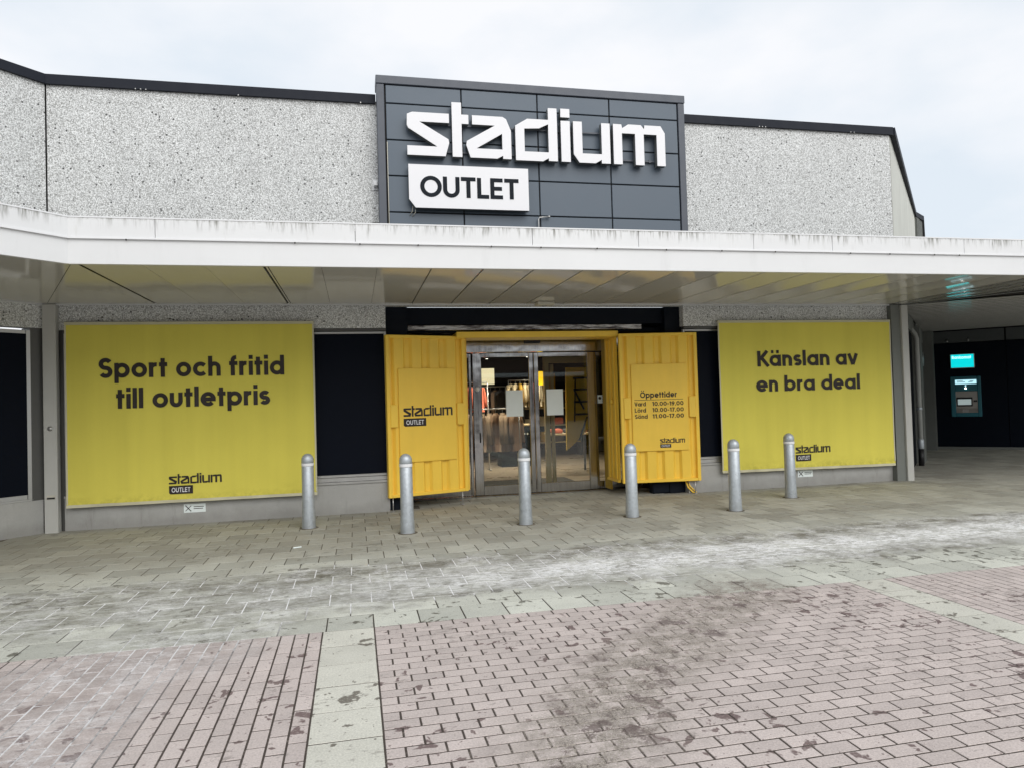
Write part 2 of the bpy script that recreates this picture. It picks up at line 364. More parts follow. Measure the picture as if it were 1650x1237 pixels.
# ---------------------------------------------------------------- geometry helpers
def tag(o, label=None, cat=None, group=None, kind=None):
    if label: o['label'] = label
    if cat: o['category'] = cat
    if group: o['group'] = group
    if kind: o['kind'] = kind
    return o
def empty(name, loc=(0, 0, 0), rz=0.0, parent=None):
    o = bpy.data.objects.new(name, None); C.objects.link(o); o.location = loc; o.rotation_euler = (0, 0, rz); o.empty_display_size = 0.2
    if parent: o.parent = parent
    return o
class MB:
    def __init__(s): s.v = []; s.f = []; s.sm = []
    def add(s, v, f, smooth=False):
        n = len(s.v); s.v += [tuple(q) for q in v]; s.f += [tuple(i+n for i in q) for q in f]; s.sm += [smooth]*len(f); return s
    def box(s, x0, x1, y0, y1, z0, z1, c=0.0):
        if x1 < x0: x0, x1 = x1, x0
        if y1 < y0: y0, y1 = y1, y0
        if z1 < z0: z0, z1 = z1, z0
        c = min(c, (x1-x0)/3, (y1-y0)/3, (z1-z0)/3)
        if c <= 0:
            v = [(x, y, z) for z in (z0, z1) for y in (y0, y1) for x in (x0, x1)]
            return s.add(v, [(0, 2, 3, 1), (4, 5, 7, 6), (0, 1, 5, 4), (2, 6, 7, 3), (0, 4, 6, 2), (1, 3, 7, 5)])
        bm = bmesh.new(); bmesh.ops.create_cube(bm, size=1)
        for q in bm.verts: q.co = ((x0+x1)/2+q.co.x*(x1-x0), (y0+y1)/2+q.co.y*(y1-y0), (z0+z1)/2+q.co.z*(z1-z0))
        bmesh.ops.bevel(bm, geom=bm.edges[:], offset=c, segments=1, affect='EDGES')
        bm.verts.index_update(); s.add([q.co[:] for q in bm.verts], [[q.index for q in f.verts] for f in bm.faces]); bm.free(); return s
    def prism(s, pts, z0, z1):          # plan polygon
        n = len(pts); v = [(x, y, z0) for x, y in pts]+[(x, y, z1) for x, y in pts]
        f = [tuple(range(n))[::-1], tuple(range(n, 2*n))]+[(i, (i+1) % n, n+(i+1) % n, n+i) for i in range(n)]
        return s.add(v, f)
    def wall(s, a, b, z0, z1, t, c=0.0):  # vertical slab whose outer face runs a->b, thickness t to the left of a->b
        d = Vector((b[0]-a[0], b[1]-a[1])).normalized(); n = Vector((-d.y, d.x))*t
        return s.prism([a, b, (b[0]+n.x, b[1]+n.y), (a[0]+n.x, a[1]+n.y)] if t > 0 else [b, a, (a[0]+n.x, a[1]+n.y), (b[0]+n.x, b[1]+n.y)], z0, z1)
    def lathe(s, prof, cx=0, cy=0, n=24):
        v = []; f = []
        for r, z in prof:
            for i in range(n): v.append((cx+r*math.cos(2*PI*i/n), cy+r*math.sin(2*PI*i/n), z))
        for j in range(len(prof)-1):
            for i in range(n): f.append((j*n+i, j*n+(i+1) % n, (j+1)*n+(i+1) % n, (j+1)*n+i))
        if prof[0][0] > 1e-4: f.append(tuple(range(n))[::-1])
        if prof[-1][0] > 1e-4: f.append(tuple((len(prof)-1)*n+i for i in range(n)))
        return s.add(v, f, True)
    def tube(s, pts, r, n=8):
        P = [Vector(p) for p in pts]; v = []; f = []
        for i, p in enumerate(P):
            d = (P[min(i+1, len(P)-1)]-P[max(i-1, 0)]).normalized()
            a = d.orthogonal().normalized() if i == 0 else (a-d*a.dot(d)).normalized()
            b = d.cross(a)
            for k in range(n): v.append(p+(a*math.cos(2*PI*k/n)+b*math.sin(2*PI*k/n))*r)
        for i in range(len(P)-1):
            for k in range(n): f.append((i*n+k, i*n+(k+1) % n, (i+1)*n+(k+1) % n, (i+1)*n+k))
        f.append(tuple(range(n))[::-1]); f.append(tuple((len(P)-1)*n+k for k in range(n)))
        return s.add(v, f, True)
    def mesh(s, name):
        m = bpy.data.meshes.new(name); m.from_pydata(s.v, [], s.f); m.update()
        m.polygons.foreach_set('use_smooth', s.sm); return m
    def build(s, name, mat, parent=None, loc=(0, 0, 0), rz=0.0, smooth=False):
        m = s.mesh(name); m.materials.append(mat)
        o = bpy.data.objects.new(name, m); C.objects.link(o); o.location = loc; o.rotation_euler = (0, 0, rz)
        if parent: o.parent = parent
        if smooth and any(s.sm): m.set_sharp_from_angle(angle=R(40))
        return o
def box(name, mat, parent, x0, x1, y0, y1, z0, z1, c=0.0):   # origin at the box centre
    cx, cy, cz = (x0+x1)/2, (y0+y1)/2, (z0+z1)/2
    return MB().box(x0-cx, x1-cx, y0-cy, y1-cy, z0-cz, z1-cz, c).build(name, mat, parent, (cx, cy, cz))
def copy_tree(o, parent=None):
    c = o.copy(); C.objects.link(c); c.parent = parent
    for ch in list(o.children): copy_tree(ch, c)
    return c

# ---------------------------------------------------------------- stroke lettering (geometric sans)
W_ = 0.17; r_ = W_/2
def arc(cx, cy, rx, ry, a0, a1, n=None):
    n = n or max(4, int(abs(a1-a0)/15)); return [(cx+rx*math.cos(R(a0+(a1-a0)*i/n)), cy+ry*math.sin(R(a0+(a1-a0)*i/n))) for i in range(n+1)]
xh = 0.74; oc = 0.37; orr = oc-r_
def circ(cx=oc, cy=oc): return arc(cx, cy, oc-r_, oc-r_, 0, 360, 28)
def arch(x0, w, top=xh, bottom=0.0):      # left foot to right foot
    rr = (w-W_)/2; return [(x0+w-r_, bottom)]+arc(x0+w/2, top-r_-rr, rr, rr, 0, 180)[0:]+[]
def scurve(w, h):
    ry = (h-W_)/4; rx = w/2-r_; cx = w/2
    return arc(cx, h-r_-ry, rx, ry, 28, 270)[:-1]+arc(cx, r_+ry, rx, ry, 90, -152)
def dots(x0, x1, y): return [[(x0, y), (x0+0.16, y)], [(x1-0.16, y), (x1, y)]]
def G(ch):
    g = {
    'o': ([circ()], .74), 'a': ([circ(), [(xh-r_, 0), (xh-r_, xh)]], .74), 'b': ([circ(), [(r_, 0), (r_, 1.03)]], .74),
    'd': ([circ(), [(xh-r_, 0), (xh-r_, 1.03)]], .74), 'p': ([circ(), [(r_, -.27), (r_, xh)]], .74),
    'c': ([arc(oc, oc, orr, orr, 42, 318, 20)], .66),
    'e': ([arc(oc, oc, orr, orr, 0, 318, 24), [(oc-orr, oc-.01), (oc+orr+r_, oc-.01)]], .74),
    'f': ([[(.18, 0), (.18, .78)]+arc(.18+.17, .78, .17, .165, 180, 85)[1:], [(0, xh-r_), (.42, xh-r_)]], .42),
    'h': ([[(r_, 0), (r_, 1.03)], [(.62-r_, 0), (.62-r_, .43)]+arc(.31, .43, .31-r_, .31-r_, 0, 180)[1:]], .62),
    'i': ([[(r_, 0), (r_, xh)], [(0, .94), (W_, .94)]], W_), 'l': ([[(r_, 0), (r_, 1.03)]], W_),
    'k': ([[(r_, 0), (r_, 1.03)], [(.58, xh), (.17, .34)], [(.26, .42), (.62, 0)]], .62),
    'm': ([[(r_, 0), (r_, xh)], [(.56-r_, 0), (.56-r_, .44)]+arc(.28, .44, .195, .215, 0, 180)[1:], [(.95-r_, 0), (.95-r_, .44)]+arc(.67, .44, .195, .215, 0, 180)[1:]], .95),
    'n': ([[(r_, 0), (r_, xh)], [(.62-r_, 0), (.62-r_, .43)]+arc(.31, .43, .31-r_, .31-r_, 0, 180)[1:]], .62),
    'r': ([[(r_, 0), (r_, xh)], arc(.33, .43, .33-r_, .31-r_, 170, 78)], .40),
    's': ([scurve(.54, xh)], .54), 't': ([[(.18, 0), (.18, .95)], [(0, xh-r_), (.40, xh-r_)]], .40),
    'u': ([[(r_, xh), (r_, .31)]+arc(.31, .31, .31-r_, .31-r_, 180, 360)[1:]+[(.62-r_, xh)]], .62),
    'v': ([[(.07, xh), (.32, .02)], [(.32, .02), (.57, xh)]], .64),
    'S': ([scurve(.64, 1.0)], .64), 'K': ([[(r_, 0), (r_, 1)], [(.62, 1), (.17, .46)], [(.26, .55), (.67, 0)]], .68),
    'O': ([arc(.48, .5, .48-r_, .5-r_, 0, 360, 32)], .96),
    'U': ([[(r_, 1), (r_, .37)]+arc(.37, .37, .37-r_, .37-r_, 180, 360)[1:]+[(.74-r_, 1)]], .74),
    'T': ([[(0, 1-r_), (.68, 1-r_)], [(.34, 0), (.34, 1-r_)]], .68), 'L': ([[(r_, 1), (r_, 0)], [(0, r_), (.54, r_)]], .54),
    'E': ([[(r_, 0), (r_, 1)], [(0, 1-r_), (.58, 1-r_)], [(0, .5), (.54, .5)], [(0, r_), (.58, r_)]], .58),
    'V': ([[(.07, 1), (.37, .02)], [(.37, .02), (.67, 1)]], .74), 'B': ([[(r_, 0), (r_, 1)], [(r_, 1-r_), (.32, 1-r_)]+arc(.32, .735, .18, .18, 90, -90)[1:]+[(r_, .555)], [(r_, .5), (.35, .5)]+arc(.35, .2925, .2075, .2075, 90, -90)[1:]+[(r_, r_)]], .64),
    '0': ([arc(.36, .5, .36-r_, .5-r_, 0, 360, 28)], .72), '1': ([[(.28, 0), (.28, 1)], [(.28, .93), (.04, .78)]], .38),
    '7': ([[(0, 1-r_), (.58, 1-r_)], [(.50, .95), (.18, 0)]], .58), '9': ([arc(.32, .66, .32-r_, .34-r_, 0, 360, 24), arc(.32, .66, .32-r_, .34-r_, 0, -30, 4)+[(.22, 0)]], .64),
    '.': ([[(0, .09), (.19, .09)]], .19), '-': ([[(0, .42), (.36, .42)]], .36), ' ': ([], .26)}
    if ch == 'ä': a = g['a']; return (a[0]+dots(.12, .62, .94), a[1])
    if ch == 'ö': a = g['o']; return (a[0]+dots(.12, .62, .94), a[1])
    if ch == 'Ö': a = g['O']; return (a[0]+dots(.22, .74, 1.17), a[1])
    return g[ch]
def ribbon(pts, w):
    P = [Vector((p[0], p[1])) for p in pts]; closed = (P[0]-P[-1]).length < 1e-4 and len(P) > 3
    L = []; Rr = []
    n = len(P)
    for i in range(n):
        if closed: d0 = (P[i]-P[i-1 if i > 0 else n-2]).normalized(); d1 = (P[i+1 if i < n-1 else 1]-P[i]).normalized()
        else:
            d0 = (P[i]-P[i-1]).normalized() if i > 0 else (P[1]-P[0]).normalized(); d1 = (P[i+1]-P[i]).normalized() if i < n-1 else d0
        t = (d0+d1); t = t.normalized() if t.length > 1e-6 else d0
        k = 1/max(0.5, t.dot(d0)); nn = Vector((-t.y, t.x))*(w/2*k)
        L.append(P[i]+nn); Rr.append(P[i]-nn)
    return L, Rr
def subdiv(pts, m=0.12):
    o = [pts[0]]
    for a, b in zip(pts, pts[1:]):
        d = math.dist(a, b); k = max(1, int(d/m))
        for i in range(1, k+1): o.append((a[0]+(b[0]-a[0])*i/k, a[1]+(b[1]-a[1])*i/k))
    return o
def text_geo(mb, s, x0, x1, z0, H, y, fy=None, sp=0.115, weight=1.0, thick=0.0, W=0.17):
    global W_, r_, orr
    W_ = W; r_ = W/2; orr = oc-r_
    if H: x0 += 0.0
    """flat lettering in the xz plane facing -y, fitted between x0 and x1, cap height H"""
    tot = 0; items = []
    for ch in s:
        st, adv = G(ch); items.append((tot, st)); tot += adv+sp
    tot -= sp; k = (x1-x0)/tot; q = 0
    for off, st in items:
        for pl in st:
            L, Rr = ribbon(subdiv(pl), W_*weight); yy = y-(q % 4)*0.00035; q += 1; v = []; f = []
            for a, b in zip(L, Rr):
                for c in (a, b):
                    X_, Z_ = x0+(c.x+off)*k, z0+c.y*H
                    v.append((X_, yy+(fy(X_, Z_) if fy else 0), Z_))
            for i in range(len(L)-1): f.append((2*i, 2*i+1, 2*i+3, 2*i+2))
            if thick:
                n = len(v); v += [(a, b+thick, c) for a, b, c in v]
                for i in range(len(L)-1):
                    f.append((2*i+1, n+2*i+1, n+2*i+3, 2*i+3)); f.append((2*i+2, n+2*i+2, n+2*i, 2*i))
                f.append((0, n, n+1, 1)); e = 2*len(L)-2; f.append((e, e+1, n+e+1, n+e))
            mb.add(v, f)
    return mb
# ---- the shop's logotype, as measured outlines (metres on the big sign)
LOGO = {
 's': [[(.885, 6.10), (.965, 6.135), (1.532, 6.135), (1.532, 5.99), (1.07, 5.99), (1.517, 5.735), (1.528, 5.68), (1.466, 5.467), (.880, 5.467), (.880, 5.612), (1.345, 5.612), (.900, 5.885), (.880, 5.93)]],
 't': [[(1.578, 6.322), (1.728, 6.322), (1.728, 6.135), (1.838, 6.135), (1.838, 5.99), (1.728, 5.99), (1.728, 5.467), (1.578, 5.467)]],
 'a': [[(1.895, 6.135), (2.385, 6.135), (2.44, 6.10), (2.514, 5.918), (2.514, 5.467), (2.378, 5.467), (2.378, 5.517), (2.285, 5.467), (1.858, 5.467), (1.795, 5.66), (1.805, 5.725), (2.257, 5.99), (1.895, 5.99)], [(1.955, 5.615), (2.370, 5.865), (2.370, 5.615)]],
 'd': [[(3.130, 6.322), (3.275, 6.322), (3.275, 5.467), (3.125, 5.467), (3.125, 5.512), (3.029, 5.458), (2.586, 5.458), (2.586, 6.01), (2.784, 6.13), (3.130, 6.13)], [(2.732, 5.605), (2.732, 5.97), (2.975, 5.985), (3.128, 6.06), (3.128, 5.605)]],
 'i': [[(3.338, 6.13), (3.490, 6.13), (3.490, 5.467), (3.338, 5.467)]],
 'i_dot': [[(3.338, 6.326), (3.490, 6.326), (3.490, 6.187), (3.338, 6.187)]],
 'u': [[(3.545, 6.133), (3.695, 6.133), (3.695, 5.617), (4.025, 5.617), (4.025, 6.128), (4.170, 6.128), (4.170, 5.467), (4.018, 5.467), (4.018, 5.525), (3.912, 5.465), (3.638, 5.465), (3.545, 5.60)]],
 'm': [[(4.228, 6.128), (4.373, 6.128), (4.385, 6.065), (4.491, 6.133), (4.714, 6.133), (4.770, 6.067), (4.777, 6.133), (5.062, 6.133), (5.135, 6.016), (5.135, 5.467), (4.988, 5.467), (4.988, 5.982), (4.760, 5.982), (4.760, 5.467), (4.608, 5.467), (4.608, 5.982), (4.378, 5.982), (4.378, 5.467), (4.228, 5.467)]]}
def poly_solid(mb, loops, y0, y1=None, T=lambda p: p, fy=None):
    """filled outline in xz with holes; front at y0, sides back to y1"""
    lp = [[Vector((*T(p), 0)) for p in l] for l in loops]; tri = tessellate_polygon(lp); flat = [p for l in lp for p in l]
    v = [(p.x, y0+(fy(p.x, p.y) if fy else 0), p.y) for p in flat]; f = []
    for t in tri:
        a, b, c = (flat[i] for i in t)
        s = (b-a).cross(c-a).z
        f.append(tuple(t) if s > 0 else tuple(t)[::-1])
    mb.add(v, f)
    if y1 is not None:
        n0 = 0
        for l in lp:
            n = len(l); vv = [(p.x, y0, p.y) for p in l]+[(p.x, y1, p.y) for p in l]
            mb.add(vv, [(i, n+i, n+(i+1) % n, (i+1) % n) for i in range(n)])
    return mb
def small_logo(parent, x0, x1, z0, y, fy=None, box_=True, bw=0.45, bh=None, tilt=0):
    k = (x1-x0)/(5.135-.880); T = lambda p: (x0+(p[0]-.880)*k, z0+(p[1]-5.467)*k)
    mb = MB()
    for l in LOGO.values(): poly_solid(mb, l, y, None, T, fy)
    mb.build('logotype', M['print'], parent)
    if box_:
        W = (x1-x0)*bw; H = bh or W*0.37; zt = z0-(x1-x0)*0.035; off = fy(x0, zt) if fy else 0
        g_ = MB(); nn = 16; vv = []
        for i in range(nn+1):
            xx = x0+W*i/nn; cut = H*.14*max(0, 1-i/nn*18)
            for zz in (zt, zt-H*.5, zt-H+cut): vv.append((xx, y+(fy(xx, zz) if fy else 0), zz))
        g_.add(vv, [(3*i+j, 3*i+j+1, 3*i+j+4, 3*i+j+3) for i in range(nn) for j in (0, 1)]); g_.build('logo_box', M['print'], parent)
        text_geo(MB(), 'OUTLET', x0+W*.11, x0+W*.89, zt-H*.78, H*.56, y-0.004, fy, sp=.12, W=.165).build('logo_lettering', M['reflect'], parent)

# ---------------------------------------------------------------- ground and paving
g = MB(); g.add([(-250, -250, -0.06), (250, -250, -0.06), (250, 250, -0.06), (-250, 250, -0.06)], [(0, 1, 2, 3)])
tag(g.build('ground', M['ground']), kind='structure')
def proj(x, y, z=0):
    d = Vector((x, y, z))-CAMP; w = d.dot(Vector(CF)); 
    if w <= 0.3: return None
    return (825+1149*d.dot(Vector(CR))/w, 618.5-1149*d.dot(Vector(CU))/w, w)
def visible(x, y):
    p = proj(x, y); return p is not None and -25 < p[0] < 1675 and p[1] < 1262
def piece(w, h, c=0.002, d=0.016):
    w2, h2 = w/2, h/2
    v = [(-w2, -h2, -d), (w2, -h2, -d), (w2, h2, -d), (-w2, h2, -d), (-w2, -h2, -c), (w2, -h2, -c), (w2, h2, -c), (-w2, h2, -c),
         (-w2+c, -h2+c, 0), (w2-c, -h2+c, 0), (w2-c, h2-c, 0), (-w2+c, h2-c, 0)]
    f = [(8, 9, 10, 11)]
    for i in range(4):
        j = (i+1) % 4; f += [(4+i, 4+j, 8+j, 8+i), (i, j, 4+j, 4+i)]
    return v, f
def lay(field, name, cells, mat, limit=300, rough=0.0008):
    """cells: (x, y, w, h). The cells that show largest become single parts, the others one joined part"""
    cells.sort(key=lambda q: ((0 if visible(q[0], q[1]) else 1), math.hypot(q[0], q[1])))
    meshes = {}
    rest = MB()
    for i, (x, y, w, h) in enumerate(cells):
        dz = random.uniform(-rough, rough); rx = random.uniform(-.004, .004)*(0.35/max(w, h)) * 0.6; ry = random.uniform(-.004, .004)*(0.35/max(w, h))*0.6; rz = random.uniform(-.006, .006)
        if i < limit and visible(x, y):
            key = (round(w, 3), round(h, 3))
            if key not in meshes:
                mb = MB(); mb.add(*piece(w, h)); me = mb.mesh(name); me.materials.append(mat); meshes[key] = me
            o = bpy.data.objects.new(name, meshes[key]); C.objects.link(o); o.location = (x, y, dz); o.rotation_euler = (rx, ry, rz); o.parent = field
        else:
            v, f = piece(w, h); c_, s_ = math.cos(rz), math.sin(rz)
            rest.add([(x+a*c_-b*s_, y+a*s_+b*c_, z+dz+rx*b-ry*a) for a, b, z in v], f)
    if rest.v: tag(rest.build(name+'_field', mat, field), kind='stuff')
def sheet(name, pts, mat, z):
    mb = MB(); mb.add([(x, y, z) for x, y in pts], [tuple(range(len(pts)))])
    return mb.build(name, mat)
SP = 0.348; Y0 = 5.488; JG = 0.010
# grey slabs in running bond from the kerb-side rows up to the shopfront and away to the right
slabs = sheet('slab_pavement', [(-14, Y0), (26, Y0), (26, 24), (-14, 24)], M['joint_grey'], -0.0025); tag(slabs, kind='structure')
cells = []
def outside(x, y):
    if y < 11.25 and x-y > -15.6: pass
    # inside the shop building?
    if x < -4.22: return (x-y) > -15.51+0.0 if False else (y-11.29 < (x+4.22)+0.05)
    if -4.22 <= x <= 9.82: return y < 11.45 or (0.84 < x < 5.2 and y < 12.45)
    return (y-11.29) < (x-9.82)+0.1 and (x+y) < 32.4
for k in range(0, 48):
    y = Y0+SP*(k+.5); off = .104 if k % 2 == 0 else .104+SP/2
    for n in range(-42, 74):
        x = off+SP*(n+.5)
        if outside(x, y) and y < 22: cells.append((x, y, SP-JG, SP-JG))
lay(slabs, 'slab', cells, M['slab'])
# slab strips that divide the brick fields
for (xa, xb) in ((-.268, .104), (4.165, 4.515)):
    st = sheet('slab_strip', [(xa, -2.0), (xb, -2.0), (xb, Y0), (xa, Y0)], M['joint'], -0.0025); tag(st, kind='structure')
    ya = Y0; cl = []; k = 0
    while ya > -1.6:
        h = SP+0.012; cl.append(((xa+xb)/2, ya-h/2, xb-xa-JG, h-JG)); ya -= h
    lay(st, 'slab', cl, M['strip_slab'])
BW, BH, BG = 0.1955, 0.1025, 0.0108
def bricks(x0, x1, along_x):
    f = sheet('brick_paving', [(x0, -2.0), (x1, -2.0), (x1, Y0), (x0, Y0)], M['joint'], -0.0025); tag(f, kind='structure')
    cl = []
    if along_x:
        rows = int((Y0+1.9)/BH)
        for j in range(rows):
            y = Y0-BH*(j+.5); x = x0
            first = BW if j % 2 == 0 else BW/2
            while x < x1-0.03:
                w = min(first, x1-x); first = BW; cl.append((x+w/2, y, w-BG, BH-BG)); x += w
    else:
        P = 0.0975; cols = int((x1-x0)/P)
        P = (x1-x0)/cols
        for j in range(cols):
            x = x1-P*(j+.5); y = Y0; first = BW if j % 2 == 0 else BW/2
            while y > -1.9:
                cl.append((x, y-first/2, P-BG, first-BG)); y -= first; first = BW
    lay(f, 'brick', cl, M['brick'])
bricks(.104, 4.165, True); bricks(-7.0, -.268, False); bricks(4.515, 12.0, False)

# ---------------------------------------------------------------- shop building
WY = 11.29
bld = empty('shop_building', (2.8, 14, 0)); bld.location = (0, 0, 0)
tag(bld, 'single storey shop building with pale exposed aggregate walls and dark roof edge', 'building')
S2 = math.sqrt(.5)
def L45(s, o=0.0): return (-4.22-s*S2+o*S2*0, WY-s*S2)             # left wing front, towards the camera
A_, B_ = (-4.22, WY), (9.82, WY)
LW = L45(9.0); RW = (9.82+7.45*S2, WY+7.45*S2)
# upper wall panels
w = MB(); w.box(A_[0]+.012, 0.5, WY, WY+.2, 2.85, 6.42); w.build('wall_panel', M['aggregate'], bld)
w = MB(); w.box(0.5+.004, 5.54-.004, WY, WY+.2, 3.2, 6.42); w.build('wall_panel', M['aggregate'], bld)
w = MB(); w.box(5.54, B_[0]-.012, WY, WY+.2, 2.85, 6.42); w.build('wall_panel', M['aggregate'], bld)
w = MB(); w.wall(L45(.012), L45(4.2), 2.87, 6.42, -.2); w.build('wall_panel', M['aggregate'], bld)
w = MB(); w.wall(L45(4.22), LW, 2.87, 6.42, -.2); w.build('wall_panel', M['aggregate'], bld)
w = MB(); w.wall((B_[0]+.02, WY+.02), RW, 3.0, 6.42, .2); w.build('wall_panel', M['sidewall'], bld)
w = MB(); w.wall((15.11, 16.54), (15.68, 16.98), 3.0, 6.36, .2).wall((15.68, 16.98), (18.4, 19.9), 3.0, 6.36, .2)
for i in range(14):
    t = i/13; w.wall((15.13+.53*t, 16.535+.41*t), (15.15+.53*t, 16.55+.41*t), 3.0, 6.34, -.012)
w.build('ribbed_wall', M['sidepanel'], bld)
MB().box(A_[0]-.012, A_[0]+.012, WY+.02, WY+.1, 2.85, 6.42).build('joint_seal', M['gap'], bld); MB().box(B_[0]-.012, B_[0]+.02, WY+.03, WY+.1, 2.85, 6.42).build('joint_seal', M['gap'], bld)
# roof slab and dark roof edge
rp = [LW, A_, B_, RW, (15.68, 16.98), (18.4, 19.9), (18.4, 30), (LW[0], 30)]
MB().prism([(x, y+.12) for x, y in rp], 6.30, 6.40).build('roof', M['rooftrim'], bld)
def trim(a, b, z0, z1, o=.05):
    d = Vector((b[0]-a[0], b[1]-a[1])).normalized(); n = Vector((d.y, -d.x))*o
    m_ = MB(); m_.prism([(a[0]+n.x, a[1]+n.y), (b[0]+n.x, b[1]+n.y), (b[0]-n.x*4, b[1]-n.y*4), (a[0]-n.x*4, a[1]-n.y*4)], z0, z1)
    m_.build('roof_edge', M['rooftrim'], bld)
trim((LW[0], LW[1]), (A_[0]-.02, A_[1]-.02), 6.375, 6.511); trim((A_[0]-.02, A_[1]), (0.43, WY), 6.372, 6.513); trim((5.58, WY), (B_[0]+.04, WY), 6.372, 6.513)
trim((B_[0]+.04, WY-.02), RW, 6.375, 6.509); trim(RW, (15.70, 16.96), 6.36, 6.49); trim((15.70, 16.96), (18.45, 19.9), 6.355, 6.487)
# seen through gaps: little bright clips below the roof edge
cl = MB()
for x in (-3.02, -2.95, -2.88, -1.6, 0.2, 7.1, 7.16, 7.22, 8.95, 9.02): cl.box(x-.007, x+.007, WY-.062, WY-.05, 6.364, 6.376)
tag(cl.build('edge_clip', M['alu'], bld), kind='stuff')

# ground floor: plinth, sill, frames, dark panes
def bay(x0, x1, panes):
    MB().box(x0, x1, WY+.01, WY+.25, -.03, .46).build('plinth', M['plinth'], bld)
    MB().box(x0, x1, WY-.015, WY+.12, .462, .492).box(x0, x1, WY+.03, WY+.13, .494, .56, .006).build('sill', M['alu'], bld)
    MB().box(x0, x1, WY-.008, WY+.1, 2.805, 2.845, .006).build('head_rail', M['alu_dark'], bld)
    for a, b in panes:
        f = MB().box(a, a+.035, WY+.035, WY+.1, .562, 2.8, .004).box(b-.035, b, WY+.035, WY+.1, .562, 2.8, .004).box(a+.037, b-.037, WY+.036, WY+.1, .562, .60, .004).box(a+.037, b-.037, WY+.036, WY+.1, 2.765, 2.8, .004)
        fo = f.build('window', M['alu'], bld)
        MB().box(a+.034, b-.034, WY+.06, WY+.075, .59, 2.77).build('pane', M['pane'], fo)
bay(-4.05, 0.505, [(-4.05, -2.34), (-2.34, -.62), (-.62, .505)])
bay(5.545, 9.60, [(5.545, 6.3), (6.3, 7.95), (7.95, 9.60)])
MB().wall(L45(.10), LW, -.03, .47, -.22).build('plinth', M['plinth'], bld)
fo = MB().wall(L45(.22), LW, .472, .50, -.12).wall(L45(.24), L45(.29), .502, 2.83, -.08).wall(L45(.30), LW, .502, .56, -.08).wall(L45(.30), LW, 2.78, 2.83, -.08).wall(L45(2.3), L45(2.36), .56, 2.78, -.08).build('window', M['alu'], bld)
MB().wall(L45(.29), L45(2.3), .56, 2.78, -.05).build('pane', M['pane'], fo); MB().wall(L45(2.36), LW, .56, 2.78, -.05).build('pane', M['pane'], fo)
MB().wall(L45(.02), L45(.24), .47, 2.87, -.25).box(A_[0]+.0, -4.052, WY+.04, WY+.2, .0, 2.85).build('corner_cheek', M['alu_dark'], bld)
# navy entrance columns, beam and recess
MB().box(.512, .85, 11.43, 12.3, -.03, 3.198).build('entrance_column', M['navy'], bld)
MB().box(5.26, 5.60, 11.43, 12.3, -.03, 3.198).build('entrance_column', M['navy'], bld)
MB().box(.852, 5.258, 11.52, 11.7, 2.925, 3.198).build('entrance_beam', M['navy'], bld)
MB().box(.855, 4.88, 11.525, 11.6, 2.825, 2.92, .01).build('steel_lintel', M['reflection_steel'], bld)
MB().box(.852, 5.258, 11.62, 12.45, 2.80, 2.86).build('recess_ceiling', M['navy'], bld)
# corner posts on the right
MB().box(9.602, 9.79, WY-.10, WY+.2, -.03, 3.2).build('corner_post', M['sidepanel'], bld)
MB().box(9.793, 9.93, WY-.14, WY+.02, -.03, 3.2, .006).build('corner_post', M['steelpost'], bld)
# side wall of the passage on the right, below the canopy
def sw(s, o=0.0): return (9.86+s*S2+o*S2, WY+s*S2-o*S2)
d_ = Vector((S2, S2))
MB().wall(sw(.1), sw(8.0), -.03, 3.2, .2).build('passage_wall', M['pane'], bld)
MB().wall(sw(3.4, .16), sw(4.3, .16), -.03, 3.05, .16).build('passage_panel', M['sidepanel'], bld)
MB().wall(sw(1.0, .05), sw(3.39, .05), 2.9, 3.2, .05).wall(sw(4.32, .05), sw(7.3, .05), 2.9, 3.2, .05).build('passage_head', M['sidepanel'], bld)
MB().wall(sw(4.6, .09), sw(4.75, .09), -.03, 2.9, .09).wall(sw(6.0, .07), sw(6.1, .07), -.03, 2.9, .07).build('passage_post', M['alu_dark'], bld)
MB().wall(sw(7.35, .28), sw(7.93, .28), -.03, 3.2, .28).build('passage_column', M['sidepanel'], bld)
# interior shell, open to the glass front
MB().box(-3.5, 9.3, 12.46, 24, -.05, .004).build('shop_floor', M['floor_in'], bld)
MB().box(-3.5, 9.3, 12.46, 24, 3.05, 3.15).build('shop_ceiling', M['ceil_in'], bld)
MB().box(-3.7, 9.5, 24, 24.2, -.05, 3.2).box(-3.7, -3.5, 12.3, 24, -.05, 3.2).box(9.3, 9.5, 12.3, 24, -.05, 3.2).box(-3.5, .86, 12.32, 12.45, -.05, 3.2).box(5.18, 9.3, 12.32, 12.45, -.05, 3.2).box(.842, 5.198, 12.38, 12.46, 2.77, 3.2).build('shop_wall', M['dark_in'], bld)

# ---------------------------------------------------------------- unseen building added behind the camera to darken reflections in glass and steel
opp = empty('added_opposite_building', (0, -32, 0)); tag(opp, 'unseen low brown brick building, added to darken the reflections in the entrance glass', 'building')
M['added_oppwall'] = simple('added_building_brick', (0.13, 0.085, 0.065), 0.8, var=0.2, nscale=2)
MB().box(-42, 34, -10, 0, -.03, 5.2).build('wall', M['added_oppwall'], opp); MB().box(-42.3, 34.3, -10.2, .3, 5.205, 5.6).build('roof_edge', M['rooftrim'], opp)  # wall and roof edge of the added unseen building
for i in range(15):
    x_ = -39+i*4.9
    w_o = MB().box(x_, x_+3.6, .01, .06, .5, 3.2).build('window', M['alu_dark'], opp); MB().box(x_+.1, x_+3.5, .062, .075, .6, 3.1).build('pane', M['pane'], w_o)  # windows and panes of the added unseen building
MB().box(-41, 33, .08, 2.4, 3.5, 3.8).build('added_awning', M['fascia'], opp)
